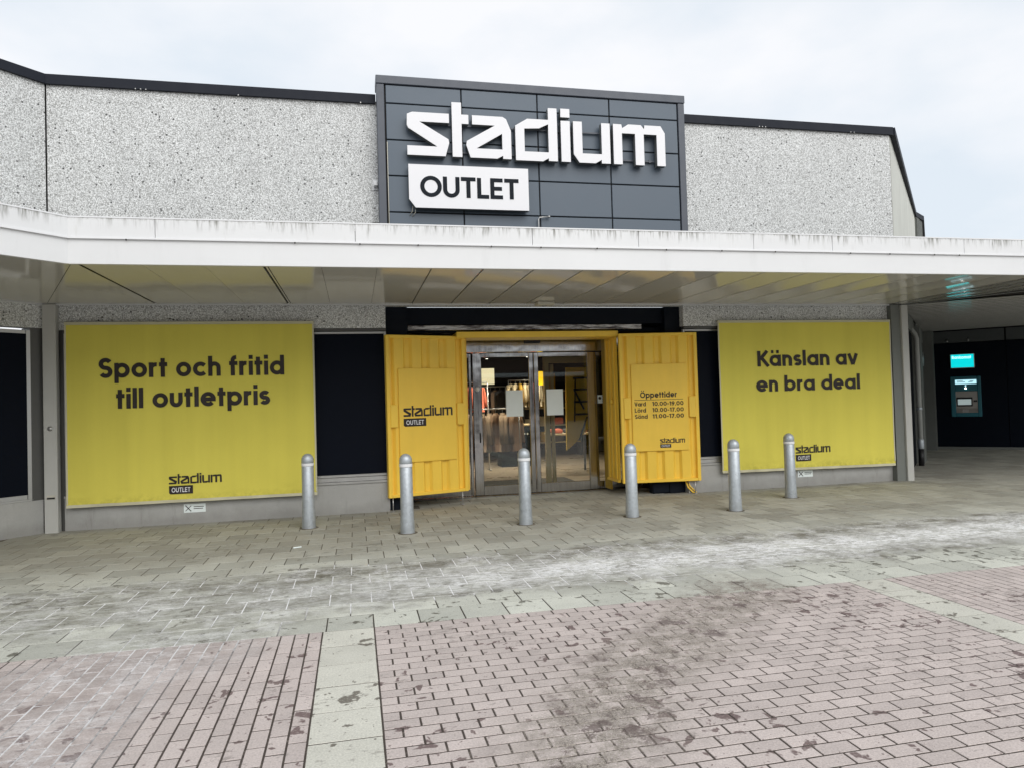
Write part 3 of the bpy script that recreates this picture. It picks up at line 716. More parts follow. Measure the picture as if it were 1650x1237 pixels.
# ---------------------------------------------------------------- canopy
can = empty('canopy'); tag(can, 'flat white canopy with stained fascia running along the whole shopfront', 'canopy')
FY = 8.155; ZS, ZM, ZT = 3.207, 3.475, 3.694
FA = (-2.86, FY); FB = (17.5, FY); FL = (-2.86-8*S2, FY-8*S2); FR = (11.42+9*S2, FY+9*S2)  # FB set far out of view so the canopy darkens the right passage
def fas(a, b, z0, z1, mat, o, name, t=.05):
    d = Vector((b[0]-a[0], b[1]-a[1])).normalized(); n = Vector((d.y, -d.x))
    m_ = MB(); m_.prism([(a[0]+n.x*o, a[1]+n.y*o), (b[0]+n.x*o, b[1]+n.y*o), (b[0]-n.x*t, b[1]-n.y*t), (a[0]-n.x*t, a[1]-n.y*t)], z0, z1); return m_.build(name, mat, can)
fas(FL, FA, ZS, ZM-.004, M['fascia'], 0, 'fascia_board'); fas(FA, FB, ZS, ZM-.004, M['fascia'], 0, 'fascia_board'); fas(FB, FR, ZS, ZM-.004, M['fascia'], 0, 'fascia_board')
xs = [FA[0]+.003, -2.02, .05, 2.1, 3.44, 5.0, 6.14, 8.19, 10.0, FB[0]]
for a, b in zip(xs, xs[1:]): fas((a+.003, FY), (b-.003, FY), ZM+.002, ZT, M['fascia_top'], .018, 'fascia_sheet')
for i in range(4): fas((FA[0]-2*(i+1)*S2+.004, FY-2*(i+1)*S2+.004), (FA[0]-2*i*S2-.004, FY-2*i*S2-.004), ZM+.002, ZT, M['fascia_top'], .018, 'fascia_sheet')
for i in range(4): fas((FB[0]+2*i*S2+.004, FY+2*i*S2+.004), (FB[0]+2*(i+1)*S2-.004, FY+2*(i+1)*S2-.004), ZM+.002, ZT, M['fascia_top'], .018, 'fascia_sheet')
for a, b in ((FL, FA), (FA, FB), (FB, FR)):
    fas(a, b, ZM-.008, ZM+.012, M['reflect'], .028, 'drip_edge', -.019); fas(a, b, ZT-.006, ZT+.008, M['reflect'], .024, 'top_edge', .06)
dr = MB()
for x in (-2.3, -.6, .1, .75, 1.6, 2.2, 2.9, 3.8, 4.55, 5.3, 6.4, 7.0, 7.7, 8.1): dr.box(x-.006, x+.006, FY-.03, FY-.02, ZM-.022, ZM-.006)
tag(dr.build('drip_stud', M['gap'], can), kind='stuff')
# roof deck of the canopy, stretched unseen to the right to shade the passage
deck = [FL, FA, FB, FR, (24.4, 15.0), (20.5, 16.2), (16.8, 18.2), (15.9, 17.3), (9.9, WY-.01), (-4.24, WY-.01), (FL[0]-2.2, FL[1]+2.3)]
MB().prism([(x, y+.03) for x, y in deck], 3.40, 3.62).build('canopy_roof', M['gap'], can)
MB().prism([(x, y+.04) for x, y in deck], 3.232, 3.25).build('soffit_void', M['gap'], can)
# soffit panels: shallow bowed trays
def tray(poly_fn, w, mat, name, bow=.004, n=8):
    pass
def soff_x(x0, x1, y0f, y1f, mat, name, gap, bow=.005, up=0.0):
    n = 8; v = []; f = []; sm = []
    a, b = x0+gap/2, x1-gap/2
    for i in range(n+1):
        t = i/n; x = a+(b-a)*t; z = ZS+.002+up+bow*(1-(2*t-1)**2)
        v += [(x, y0f(x), z), (x, y1f(x), z)]
    for i in range(n): f.append((2*i, 2*i+1, 2*i+3, 2*i+2))
    m_ = MB(); m_.add(v, f, True)
    m_.add([(a, y0f(a), ZS+.002+up), (a, y1f(a), ZS+.002+up), (a, y1f(a), ZS+.024), (a, y0f(a), ZS+.024)], [(0, 1, 2, 3)])
    m_.add([(b, y0f(b), ZS+.002+up), (b, y1f(b), ZS+.002+up), (b, y1f(b), ZS+.024), (b, y0f(b), ZS+.024)], [(3, 2, 1, 0)])
    return m_.build(name, mat, can)
PW = 0.6135; TN = math.tan(R(22.5))
yf = lambda x: FY+.05
def yback(x):
    if x > 9.9: return max(FY+.06, WY-.09-(x-9.9)/TN)
    return WY-.09
def yfront(x): return FY+.05
x = .9-PW*8
seams = {}
def yb_left(x): return WY-.09
k = 0
edges = [.9+PW*i for i in range(-6, 15)]
for i, (a, b) in enumerate(zip(edges, edges[1:])):
    n_ = i-6
    open_ = a > .3
    g_ = .024 if open_ else .004
    if abs(a-(-.94)) < .06: a += .045
    if abs(b-(-.94)) < .06: b -= .01
    if abs(a-(-2.78)) < .06: a += .02
    soff_x(a, b, yf, lambda x: WY-.09, M['soffit'], 'soffit_panel', g_, up=random.uniform(0, .002))
MB().box(-.925, -.905, FY+.05, WY-.09, ZS+.002, ZS+.012).build('soffit_strip', M['soffit'], can)
# left corner of the soffit: trays of the left wing, running square to it, meeting at a mitre
def quad(pts, mat, name, z=ZS+.004):
    m_ = MB(); m_.add([(x, y, z+dz) for x, y, dz in pts], [tuple(range(len(pts)))[::-1]]); return m_.build(name, mat, can)
xl = edges[0]
quad([(FA[0]+.01, FY+.05, 0), (xl-.01, FY+.05, 0), (xl-.01, WY-.09, 0), (-4.20, WY-.09, 0)], M['soffit'], 'soffit_panel')
for i in range(10):
    s0, s1 = i*.95, (i+1)*.95-.014
    q = []
    for s, side in ((s0, 0), (s1, 0), (s1, 1), (s0, 1)):
        if side == 0: q.append((FA[0]+.004-s*S2, FY+.048-s*S2, 0))
        else: q.append((-4.206-s*S2, WY-.092-s*S2, 0))
    quad(q, M['soffit'], 'soffit_panel', ZS+.003+random.uniform(0, .003))
# slatted soffit in front of and beyond the right-hand mitre
xe = edges[-1]; x = xe+.004; i = 0
while x < 11.34:
    a, b = x, min(x+.30, 11.39)
    soff_x(a, b, yf, lambda x: min(WY-.09, yback(x)), M['soffit_slat'], 'soffit_slat', .016, .0045); x += .30; i += 1
MB().add([(9.90, WY-.09, ZS-.006), (9.93, WY-.09, ZS-.006), (11.40, FY+.05, ZS-.006), (11.37, FY+.05, ZS-.006)], [(0, 1, 2, 3)]).build('mitre_strip', M['reflect'], can)
for i in range(58):                                  # slats parallel to the far bank wall
    a0 = .02+i*.30; a1 = a0+.292
    if a1 > 7.62: break
    o = MB(); v = []; n = 5
    for j in range(n+1):
        t = (0, .04, .06, .94, .96, 1)[j]; s = a0+(a1-a0)*t; z = ZS+(.0, .0, .009, .012, .0, .0)[j]
        p0 = (9.90+s*S2, WY+s*S2-.02)
        if j == 0 or True:
            # outer end on the mitre line or on the outer fascia
            e = 3.30*1.0
            # ray from p0 along (1,-1): mitre passes (9.9,11.2) with direction (tan22.5,-1)
            q = Vector((p0[0]-9.9, p0[1]-11.2)); 
            lim = 3.05
            # distance to outer fascia line x-y = FB.x-FY
            lim = min(((FB[0]-FY)-(p0[0]-p0[1]))/2/S2-.06, (p0[1]-(FY+.06))/S2)
            p1 = (p0[0]+lim*S2, p0[1]-lim*S2)
        v += [(*p0, z), (*p1, z)]
    # clip the ends in front of the mitre
    vv = []
    for a, b in zip(v[::2], v[1::2]):
        # mitre: x = 9.9 + (11.2-y)*tan22.5 ; keep side x greater
        def f_(p): return p[0]-(9.92+(11.2-p[1])*TN)
        vv += [a, b]
        if f_(b) < 0: pass
    o.add(vv, [(2*j, 2*j+1, 2*j+3, 2*j+2) for j in range(n)])
    o.build('soffit_slat', M['soffit_slat'], can)
MB().box(-4.2, 9.6, WY-.075, WY-.045, ZS-.012, ZS+.02).build('wall_trim', M['fascia'], can)
MB().wall(L45(.04), LW, ZS-.012, ZS+.02, .05).build('wall_trim', M['fascia'], can)
# small fittings on canopy and wall
sp_ = empty('steel_post', (-4.175, WY-.06, 0)); tag(sp_, 'grey square steel post at the left corner beside the yellow banner', 'post')
MB().box(-.085, .085, -.06, .06, -.01, 3.205, .006).build('shaft', M['steelpost'], sp_)
MB().box(-.055, .055, -.064, -.061, .47, .53).build('worn_label', M['cream'], sp_)
MB().box(-.05, .05, -.0665, -.0645, .475, .50).build('label_residue', M['black'], sp_)
MB().lathe([(.035, -.001), (.035, .001)], n=20).build('round_sticker', M['alu'], sp_, (0, -.0625, 1.46)).rotation_euler = (PI/2, 0, 0)
rd = empty('motion_sensor', (2.99, 10.94, ZS)); tag(rd, 'small cream box fixed under the canopy above the shop entrance', 'sensor')
MB().box(-.14, .14, -.10, .10, -.055, .004, .012).build('housing', M['cream'], rd)
MB().lathe([(.0, -.075), (.03, -.07), (.04, -.056)]).build('lens', M['soffit_slat'], rd)
ar = empty('swan_neck_bracket', (2.95, 11.0, 3.62)); tag(ar, 'thin bent metal rod rising from the canopy roof in front of the grey sign wall', 'bracket')
MB().tube([(0, 0, 0), (0, 0, .93), (.02, 0, .96), (.16, 0, .975)], .011).build('rod', M['alu'], ar)
MB().lathe([(0, -.02), (.022, -.012), (.022, .012), (0, .02)], n=10).build('tip', M['alu'], ar, (.175, 0, .975))
sc = empty('security_camera', (.40, WY, 5.09)); tag(sc, 'small white camera on the aggregate wall just left of the sign', 'camera')
MB().box(-.04, .04, -.02, .0, -.08, .08, .006).build('mount', M['reflect'], sc); MB().box(-.03, .03, -.12, -.022, -.04, .03, .01).build('camera_body', M['reflect'], sc)
bb = MB().box(.33, .45, WY-.16, WY-.01, 4.40, 4.47, .008).build('cable_box', M['black']); tag(bb, 'small black box at the foot of the grey sign wall, left edge', 'box')

# ---------------------------------------------------------------- grey cladding wall behind the sign
cw = empty('sign_wall', (0, 0, 0)); tag(cw, 'raised dark grey panelled wall carrying the big white shop sign', 'sign wall')
CY = 11.05
MB().box(.46, 5.55, CY+.03, WY-.003, 3.63, 6.68).build('backing', M['gap'], cw)
MB().box(.44, .555, CY-.012, WY-.002, 3.63, 6.60, .006).build('edge_trim', M['cladding_trim'], cw)
MB().box(5.455, 5.57, CY-.012, WY-.002, 3.63, 6.60, .006).build('edge_trim', M['cladding_trim'], cw)
MB().box(.43, 5.58, CY-.022, WY+.12, 6.604, 6.735, .008).build('top_trim', M['cladding_trim'], cw)
xc = [.57, 1.755, 2.995, 4.225, 5.445]; zc = [3.64, 4.045, 4.615, 5.18, 5.74, 6.31, 6.60]
for i in range(4):
    for j in range(6):
        ax, bx, az, bz = xc[i]+.010, xc[i+1]-.010, zc[j]+.010, zc[j+1]-.010
        o = box('panel', M['cladding'], cw, ax, bx, CY, CY+.03, az, bz, .005)
        o.rotation_euler = (random.uniform(-.003, .003), 0, random.uniform(-.002, .002))
cb = MB().tube([(.585, CY-.01, 3.66), (.585, CY-.012, 5.7)], .006, 6); cb.build('cable', M['cream'], cw)

# ---------------------------------------------------------------- big sign
sg = empty('shop_sign', (0, 0, 0)); tag(sg, 'large white raised logotype letters over a white box on the grey wall', 'sign')
LF, LB = 10.90, 11.0
for k, loops in LOGO.items():
    nm = 'letter_dot' if k == 'i_dot' else 'letter'
    poly_solid(MB(), loops, LF, LF+.012).build(nm, M['sign_white'], sg)
    m_ = MB()
    for l in loops:
        n = len(l); m_.add([(p[0], LF+.012, p[1]) for p in l]+[(p[0], LB, p[1]) for p in l], [(i, n+i, n+(i+1) % n, (i+1) % n) for i in range(n)])
    poly_solid(m_, loops, LB); m_.build('letter_return', M['sign_side'], sg)
MB().box(1.0, 5.05, LB+.005, LB+.03, 5.985, 6.01).box(1.0, 5.05, LB+.005, LB+.03, 5.56, 5.585).build('mounting_rail', M['cladding_trim'], sg)
rl = MB()
for x in (1.2, 1.65, 2.2, 2.66, 3.2, 3.41, 3.62, 4.3, 4.9): rl.box(x-.015, x+.015, LB+.002, CY, 5.55, 5.60).box(x-.015, x+.015, LB+.002, CY, 5.975, 6.02)
rl.build('mounting_stud', M['cladding_trim'], sg)
bx = [[(.888, 5.325), (2.775, 5.325), (2.775, 4.655), (.985, 4.655), (.888, 4.785)]]
ob = poly_solid(MB(), bx, LF, LF+.012).build('outlet_box', M['sign_white'], sg)
m_ = MB(); l = bx[0]; n = 5; m_.add([(p[0], LF+.012, p[1]) for p in l]+[(p[0], LB, p[1]) for p in l], [(i, n+i, n+(i+1) % n, (i+1) % n) for i in range(n)]); poly_solid(m_, bx, LB); m_.build('box_return', M['sign_side'], sg)
M['sign_dark'] = simple('sign_dark_letter', (0.010, 0.014, 0.020), 0.6, spec=0.15)
text_geo(MB(), 'OUTLET', 1.063, 2.613, 4.826, .322, LF-.004, sp=.075, weight=1.12).build('lettering', M['sign_dark'], ob)
MB().tube([(.95, LB, 4.70), (.94, LB, 4.62), (.90, CY-.006, 4.56)], .006, 6).tube([(.99, LB, 4.66), (.985, LB, 4.60), (.94, CY-.006, 4.55)], .006, 6).build('cable', M['cream'], sg)

# ---------------------------------------------------------------- banners
def banner(x0, x1, z0, z1, zr, lines, logo, label, seed):
    rt = empty('banner', ((x0+x1)/2, WY-.05, z0)); tag(rt, label, 'banner', 'yellow fabric banners hung over the windows')
    rt.location = (0, 0, 0)
    Y = WY-.10
    def fy(x, z):
        t = (z-z0)/(z1-z0)
        a = .006*math.sin(x*9.2+seed+.8*math.sin(x*1.7))*(.4+.6*(1-abs(2*t-1)))+.0035*math.sin(x*21+seed*2+z*.5)*(.5+.5*math.sin(x*2.3+seed))
        lo = max(0, 1-(z-z0)/.28)
        a += lo*.018*(noise.noise(Vector((x*5, z*16, seed)))) + .008*noise.noise(Vector((x*2.2, z*1.6, seed+4)))
        return a
    nx, nz_ = 110, 74; v = []; f = []
    for j in range(nz_+1):
        for i in range(nx+1):
            u = i/nx; t = j/nz_; x = x0+(x1-x0)*u; zb = z0+(zr-z0)*u; z = zb+(z1-zb)*t
            v.append((x, Y+fy(x, z), z))
    for j in range(nz_):
        for i in range(nx): a = j*(nx+1)+i; f.append((a, a+1, a+nx+2, a+nx+1))
    cl_ = MB().add(v, f, True).build('cloth', M['banner'], rt)
    h = MB(); 
    for s_ in (0, 1):
        vv = []; ff = []
        for i in range(nx+1):
            u = i/nx; x = x0+(x1-x0)*u; zb = z0+(zr-z0)*u; z = zb if s_ == 0 else z1
            e = .030 if s_ == 0 else -.035
            vv += [(x, Y+fy(x, z)-.004, z-.012 if s_ == 0 else z+.006), (x, Y+fy(x, z+e)-.004, z+e)]
        for i in range(nx): ff.append((2*i, 2*i+2, 2*i+3, 2*i+1) if s_ == 0 else (2*i, 2*i+1, 2*i+3, 2*i+2))
        h.add(vv, ff)
    for xx, dx in ((x0, .022), (x1-.022, .022)):
        vv = []; ff = []
        for j in range(41):
            z = z0+.04+(z1-.05-z0)*j/40; vv += [(xx, Y+fy(xx, z)-.003, z), (xx+dx, Y+fy(xx+dx, z)-.003, z)]
        for j in range(40): ff.append((2*j, 2*j+1, 2*j+3, 2*j+2))
        h.add(vv, ff)
    h.build('hem', M['hem'], rt)
    MB().tube([(x0, Y+.035, z1+.0), (x1, Y+.035, z1)], .016, 10).tube([(x0+.01, Y+.03, z0+.02), (x1-.01, Y+.03, zr+.02)], .014, 10).build('rail', M['alu'], rt)
    for s, a, b, z, H in lines: text_geo(MB(), s, a, b, z, H, Y-.008, fy, sp=.085, W=.208).build('lettering', M['print'], rt)
    small_logo(rt, *logo, Y-.007, fy)
banner(-3.99, -.58, .345, 2.945, .345, [('Sport och fritid', -3.55, -1.02, 2.15, .285), ('till outletpris', -3.33, -1.23, 1.712, .285)], (-2.65, -1.93, .60),
       'yellow banner reading Sport och fritid till outletpris, left of the entrance', 1.0)
banner(6.13, 9.575, .33, 2.925, .30, [('Känslan av', 6.86, 8.86, 2.125, .27), ('en bra deal', 6.82, 8.89, 1.69, .27)], (7.54, 8.23, .595),
       'yellow banner reading Känslan av en bra deal, right of the entrance', 3.3)
def notice(x, z, w, h, label):
    o = MB().box(-w/2, w/2, -.002, 0, -h/2, h/2).build('parking_notice', M['paper'], None, (x, WY-.001+.008, z)); tag(o, label, 'notice', 'small bicycle notices on the plinth')
    k = MB(); k.tube([(-w*.42, -.004, h*.35), (-w*.16, -.004, -h*.35)], .006, 4).tube([(-w*.42, -.0045, -h*.3), (-w*.16, -.0045, h*.3)], .005, 4)
    k.box(-w*.05, w*.42, -.0035, -.0025, h*.12, h*.2).box(-w*.05, w*.38, -.0035, -.0025, -h*.1, -h*.02); k.build('pictogram', M['print'], o)
notice(-2.33, .225, .30, .125, 'small cream notice on the plinth below the left yellow banner')
notice(7.79, .222, .30, .12, 'small cream notice on the plinth below the right yellow banner')

# ---------------------------------------------------------------- yellow container-style portal
def container_panel(A, B, label, kind):
    ang = math.atan2(B[1]-A[1], B[0]-A[0]); W = math.dist(A, B)
    rt = empty('container_door', (A[0], A[1], 0), ang); tag(rt, label, 'container door', 'yellow container doors flanking the entrance')
    z0, z1 = .215, 2.735; y = M['yellow']
    MB().box(0, .06, -.03, .045, z0, z1, .006).build('frame_post', y, rt); MB().box(W-.06, W, -.03, .045, z0, z1, .006).build('frame_post', y, rt)
    MB().box(.061, W-.061, -.028, .04, z0, z0+.05, .005).build('frame_rail', y, rt); MB().box(.061, W-.061, -.028, .04, z1-.05, z1, .005).build('frame_rail', y, rt)
    # corrugated sheet: trapezoidal ribs
    prof = []; xx = .055; P = .30; 
    off = .10
    prof.append((.055, .03)); 
    for i in range(4):
        b = off+i*P
        prof += [(b, .03), (b+.04, -.012), (b+.19, -.012), (b+.23, .03)]
    prof.append((W-.055, .03)); prof = [p for p in prof if p[0] <= W-.05]
    v = []; f = []
    for a, b in prof: v += [(a, b, z0+.04), (a, b, z1-.04)]
    for i in range(len(prof)-1): f.append((2*i, 2*i+2, 2*i+3, 2*i+1))
    MB().add(v, f).build('corrugated_sheet', y, rt)
    MB().box(.19, 1.165, -.040, -.014, .745, 2.215, .006).build('board', y, rt)
    for a, b in ((.05, .175), (1.185, 1.30)):
        MB().box(a, b, -.046, .0, 1.30, 1.655, .008).build('lock_plate', y, rt)
    for lx in (.07, W-.10):
        MB().tube([(lx, .0, 0), (lx, .0, z0+.01)], .008, 6).lathe([(.035, .0), (.035, .008)], lx, 0, 12).build('leg', M['alu'], rt)
    if kind == 'logo':
        small_logo(rt, .26, 1.10, 1.462, -.0425, None, True, .45, .125)
    else:
        text_geo(MB(), 'Öppettider', .335, .975, 1.645, .098, -.0425, sp=.09, W=.20).build('lettering', M['print'], rt)
        MB().box(.235, 1.08, -.0432, -.042, 1.605, 1.612).build('rule_line', M['print'], rt)
        for z, a, b, bx1 in ((1.507, 'Vard', '10.00-19.00', .43), (1.402, 'Lörd', '10.00-17.00', .43), (1.297, 'Sönd', '11.00-17.00', .455)):
            text_geo(MB(), a, .235, bx1, z, .070, -.0425, sp=.09, W=.2).build('lettering', M['print'], rt)
            text_geo(MB(), b, .54, 1.085, z, .070, -.0425, sp=.11, W=.2).build('lettering', M['print'], rt)
        small_logo(rt, .655, 1.09, .872, -.0425, None, True, .44, .062)
    return rt
container_panel((.48, 11.20), (1.78, 11.60), 'left yellow container door with the black shop logo on its board', 'logo')
container_panel((4.385, 11.385), (5.735, 11.225), 'right yellow container door with the opening hours on its board', 'hours')
pt = empty('container_frame'); tag(pt, 'yellow container frame lining the recessed shop entrance', 'door frame')
y = M['yellow']
MB().box(1.64, 4.42, 11.47, 12.05, 2.70, 2.80, .008).build('lintel', y, pt)
MB().box(4.375, 4.40, 11.50, 12.05, .22, 2.698).build('side_sheet', y, pt); MB().box(1.80, 1.825, 11.66, 12.05, .22, 2.698).build('side_sheet', y, pt)
r_b = MB()
for yy in (11.60, 11.78, 11.94): r_b.box(4.355, 4.376, yy-.03, yy+.03, .27, 2.66, .008)
r_b.build('rib', y, pt)
MB().box(4.35, 4.377, 11.50, 12.05, .22, .26, .004).build('bottom_rail', y, pt)
MB().lathe([(0, -.02), (.045, -.02), (.045, .02), (0, .02)], n=14).build('lock_knob', y, pt, (4.34, 11.7, 1.6)).rotation_euler = (0, PI/2, 0)
MB().box(4.40, 4.43, 12.0, 12.3, .05, 2.75).build('inner_jamb', M['yellow_in'], pt)
# straps and weight under the right door
st = MB().tube([(5.50, 11.33, .22), (5.53, 11.30, .10), (5.60, 11.27, .02), (5.64, 11.26, .01)], .014, 8).tube([(5.55, 11.33, .22), (5.56, 11.29, .12), (5.66, 11.25, .012)], .012, 8).build('yellow_strap', M['yellow']); tag(st, 'yellow strap end hanging under the right container door', 'strap')
wb = MB().box(4.95, 5.45, 11.45, 11.62, 0, .20, .02).build('door_weight', M['navy']); tag(wb, 'dark block standing behind the right container door at the ground', 'block')

# ---------------------------------------------------------------- glass entrance
ge = empty('entrance_glazing'); tag(ge, 'polished steel and glass sliding entrance between the yellow container doors', 'entrance')
DY = 12.35; s_ = M['steel']
MB().box(.845, 5.195, DY-.06, DY+.06, 2.515, 2.768, .008).build('transom_case', s_, ge)
MB().box(2.965, 3.25, DY-.11, DY-.062, 2.665, 2.755, .01).build('door_sensor', M['black'], ge)
def leaf(name, x0, x1, yy, st0, st1, kick=.16, parent=ge):
    fr = MB().box(x0, x0+st0, yy-.025, yy+.025, .03, 2.50, .008).box(x1-st1, x1, yy-.025, yy+.025, .03, 2.50, .008).box(x0+st0+.001, x1-st1-.001, yy-.022, yy+.022, .03, .03+kick, .004).box(x0+st0+.001, x1-st1-.001, yy-.022, yy+.022, 2.43, 2.50, .004).build(name, s_, parent)
    MB().box(x0+st0-.004, x1-st1+.004, yy-.005, yy+.005, .03+kick-.004, 2.434).build('glass', M['glass'], fr); return fr
l1 = leaf('door_leaf', 2.02, 3.115, DY-.03, .16, .085); l2 = leaf('door_leaf', 3.125, 4.26, DY-.03, .085, .14)
leaf('side_light', .86, 2.01, DY+.03, .05, .05, .13); leaf('side_light', 4.27, 5.18, DY+.03, .05, .05, .13)
MB().box(.845, 5.195, DY-.08, DY+.10, -.01, .022, .004).build('threshold', s_, ge)
hd = MB().tube([(2.13, DY-.075, .95), (2.13, DY-.075, 1.12)], .01, 6).build('lock', M['black'], l1)
MB().lathe([(0, -.01), (.04, -.01), (.04, .005), (0, .005)], n=16).build('round_sticker', M['reflect'], l1, (2.10, DY-.057, 1.88)).rotation_euler = (PI/2, 0, 0)
for x0, lab in ((2.61, 'white paper sheet taped inside the left sliding door'), (3.35, 'white paper sheet taped inside the right sliding door')):
    o = box('paper_notice', M['paper'], None, x0, x0+.305, DY-.041, DY-.0385, 1.385, 1.845); tag(o, lab, 'paper', 'paper sheets taped to the sliding doors')
o = box('door_sticker', M['paper'], None, 4.33, 4.50, DY+.018, DY+.021, 1.57, 1.72); tag(o, 'small white symbol sticker on the glass right of the sliding doors', 'sticker')
k = MB(); k.lathe([(.0, -.001), (.028, -.001), (.028, .0)], n=14); kk = k.build('symbol', M['print'], o, (-.045, -.003, .02)); kk.rotation_euler = (PI/2, 0, 0)
k = MB()
for i in range(4): k.box(.0, .06+.01*(i % 2), -.0035, -.0022, .05-i*.03, .062-i*.03)
k.build('fine_print', M['print'], o)

# ---------------------------------------------------------------- shop interior
ORD = ['first', 'second', 'third', 'fourth', 'fifth', 'sixth', 'seventh', 'eighth', 'ninth', 'tenth', 'eleventh', 'twelfth']
def garment(w=.46, h=.82, d=.10, sleeves=True):
    """a jacket on a hanger seen from its side or front, built as one lofted shell with two sleeves"""
    mb = MB(); prof = [(0, .07), (.03, .13), (.07, .42*w/.46), (.14, .48*w/.46), (.3, .44*w/.46), (.6, .46*w/.46), (1.0, .50*w/.46)]
    n = 14; v = []; f = []
    for j, (t, ww) in enumerate(prof):
        for i in range(n):
            a = 2*PI*i/n; rr = 1+.10*math.sin(a*4+j)
            v.append((ww/2*math.cos(a)*rr, (d/2+.02*t)*math.sin(a)*rr, -t*h))
    for j in range(len(prof)-1):
        for i in range(n): f.append((j*n+i, (j+1)*n+i, (j+1)*n+(i+1) % n, j*n+(i+1) % n))
    f.append(tuple((len(prof)-1)*n+i for i in range(n)))
    mb.add(v, f, True)
    for s in (-1, 1):
        mb.tube([(s*.19*w/.46, 0, -.09*h), (s*.25*w/.46, -.01, -.25*h), (s*.27*w/.46, -.02, -.52*h), (s*.265*w/.46, -.03, -.80*h)], .052, 8)
    return mb
gm = garment().mesh('jacket'); gs = garment(.40, .62, .08).mesh('shirt')
for m_ in (gm, gs): m_.materials.append(M['cloth_beige'])
def hang(base, name, x, yy, ztop, rz, matk, label, group, sc=1.0, cat='garment'):
    me = base.copy() if False else None
    key = (base.name, matk)
    if key not in hang.c:
        me = base.copy(); me.materials.clear(); me.materials.append(M['cloth_'+matk]); hang.c[key] = me
    rt = bpy.data.objects.new(name, hang.c[key]); C.objects.link(rt); rt.location = (x, yy, ztop); rt.rotation_euler = (0, 0, rz); rt.scale = (sc, sc, sc)
    tag(rt, label, cat, group)
    hk = MB().tube([(0, 0, -.03), (0, 0, .05), (.02, 0, .075), (.0, 0, .09)], .005, 5).build('hanger_hook', M['alu'], rt); return rt
hang.c = {}
def rail(x0, x1, yy, z, label, legs=True):
    rt = empty('clothes_rail', ((x0+x1)/2, yy, 0)); w2 = (x1-x0)/2; tag(rt, label, 'clothes rail')
    MB().tube([(-w2, 0, z), (w2, 0, z)], .014).build('bar', M['alu'], rt)
    for s in (-1, 1):
        MB().tube([(s*w2, 0, 0), (s*w2, 0, z)], .014).build('upright', M['alu'], rt)
        MB().tube([(s*w2, -.25, .02), (s*w2, .25, .02)], .014).build('foot', M['alu'], rt)
    return rt
rail(2.15, 3.45, 15.0, 1.50, 'clothes rail of beige fleece jackets just inside the left door')
for i in range(9):
    hang(gm, 'jacket', 2.22+i*.145, 15.0+random.uniform(-.03, .03), 1.41, 1.1+random.uniform(-.25, .25), ['beige', 'beige', 'tan', 'beige', 'beige', 'tan', 'beige', 'beige', 'tan'][i], ORD[i]+' beige fleece jacket from the left on the rail inside the left door', 'beige jackets on the front rail', 1.0)
rail(2.25, 3.15, 17.0, 2.12, 'tall clothes rail with coral tops at the far left of the shop')
for i in range(6): hang(gs, 'top', 2.36+i*.12, 17.0, 2.03, 1.0+random.uniform(-.3, .3), 'coral', ORD[i]+' coral top from the left on the tall rail far left inside', 'coral tops on the back left rail')
rail(3.0, 4.0, 18.9, 2.05, 'clothes rail with dark coats in the middle of the shop')
for i in range(7): hang(gm, 'coat', 3.06+i*.13, 18.9, 1.96, .9+random.uniform(-.3, .3), ['brown', 'charcoal', 'brown', 'charcoal', 'charcoal', 'brown', 'charcoal'][i], ORD[i]+' dark coat from the left on the rail in the middle of the shop', 'dark coats on the middle rail')
rail(4.02, 5.0, 18.6, 2.2, 'clothes rail with ivory shirts behind the door posters')
for i in range(7): hang(gs, 'shirt', 4.08+i*.13, 18.6, 2.11, 1.1+random.uniform(-.3, .3), ['ivory', 'ivory', 'mustard', 'ivory', 'ivory', 'coral', 'ivory'][i], ORD[i]+' shirt from the left on the back rail seen through the doors', 'shirts on the back right rail')
def counter():
    rt = empty('sales_counter', (4.0, 17.9, 0)); tag(rt, 'dark counter with a pale top inside the shop doors', 'counter')
    MB().box(-.42, .45, -.3, .3, 0, 1.02, .01).build('body', M['charcoal'] if 'charcoal' in M else M['navy'], rt); MB().box(-.46, .49, -.34, .34, 1.02, 1.06, .006).build('counter_top', M['beige_in'], rt)
    m_ = MB()
    for i in range(9): m_.box(-.36+i*.075, -.32+i*.075, -.305, -.301, .80, .845)
    m_.build('edge_marks', M['paper'], rt)
counter()
tb = empty('display_table', (4.75, 15.6, 0)); tag(tb, 'low display table with folded red and dark clothes in the shop', 'table')
MB().box(-.5, .5, -.35, .35, .86, .90, .006).build('table_top', M['beige_in'], tb)
for sx in (-1, 1):
    for sy in (-1, 1): MB().box(sx*.46-.02, sx*.46+.02, sy*.31-.02, sy*.31+.02, 0, .858).build('leg', M['alu_dark'], tb)
for i, (kk, dx) in enumerate((('coral', -.3), ('charcoal', 0), ('coral', .28))):
    o = MB().box(-.12, .12, -.15, .15, 0, .10, .03).build('folded_clothes', M['cloth_'+kk], None, (4.75+dx, 15.6, .90)); tag(o, ['left red stack of folded clothes on the display table', 'dark stack of folded clothes between two red ones on the table', 'right red stack of folded clothes on the display table'][i], 'clothes', 'folded clothes on the display table')
mt = MB().box(2.45, 4.3, 12.95, 14.6, .005, .02, .004).build('door_mat', M['mat_in']); tag(mt, 'dark ribbed mat on the floor just inside the sliding doors', 'mat')
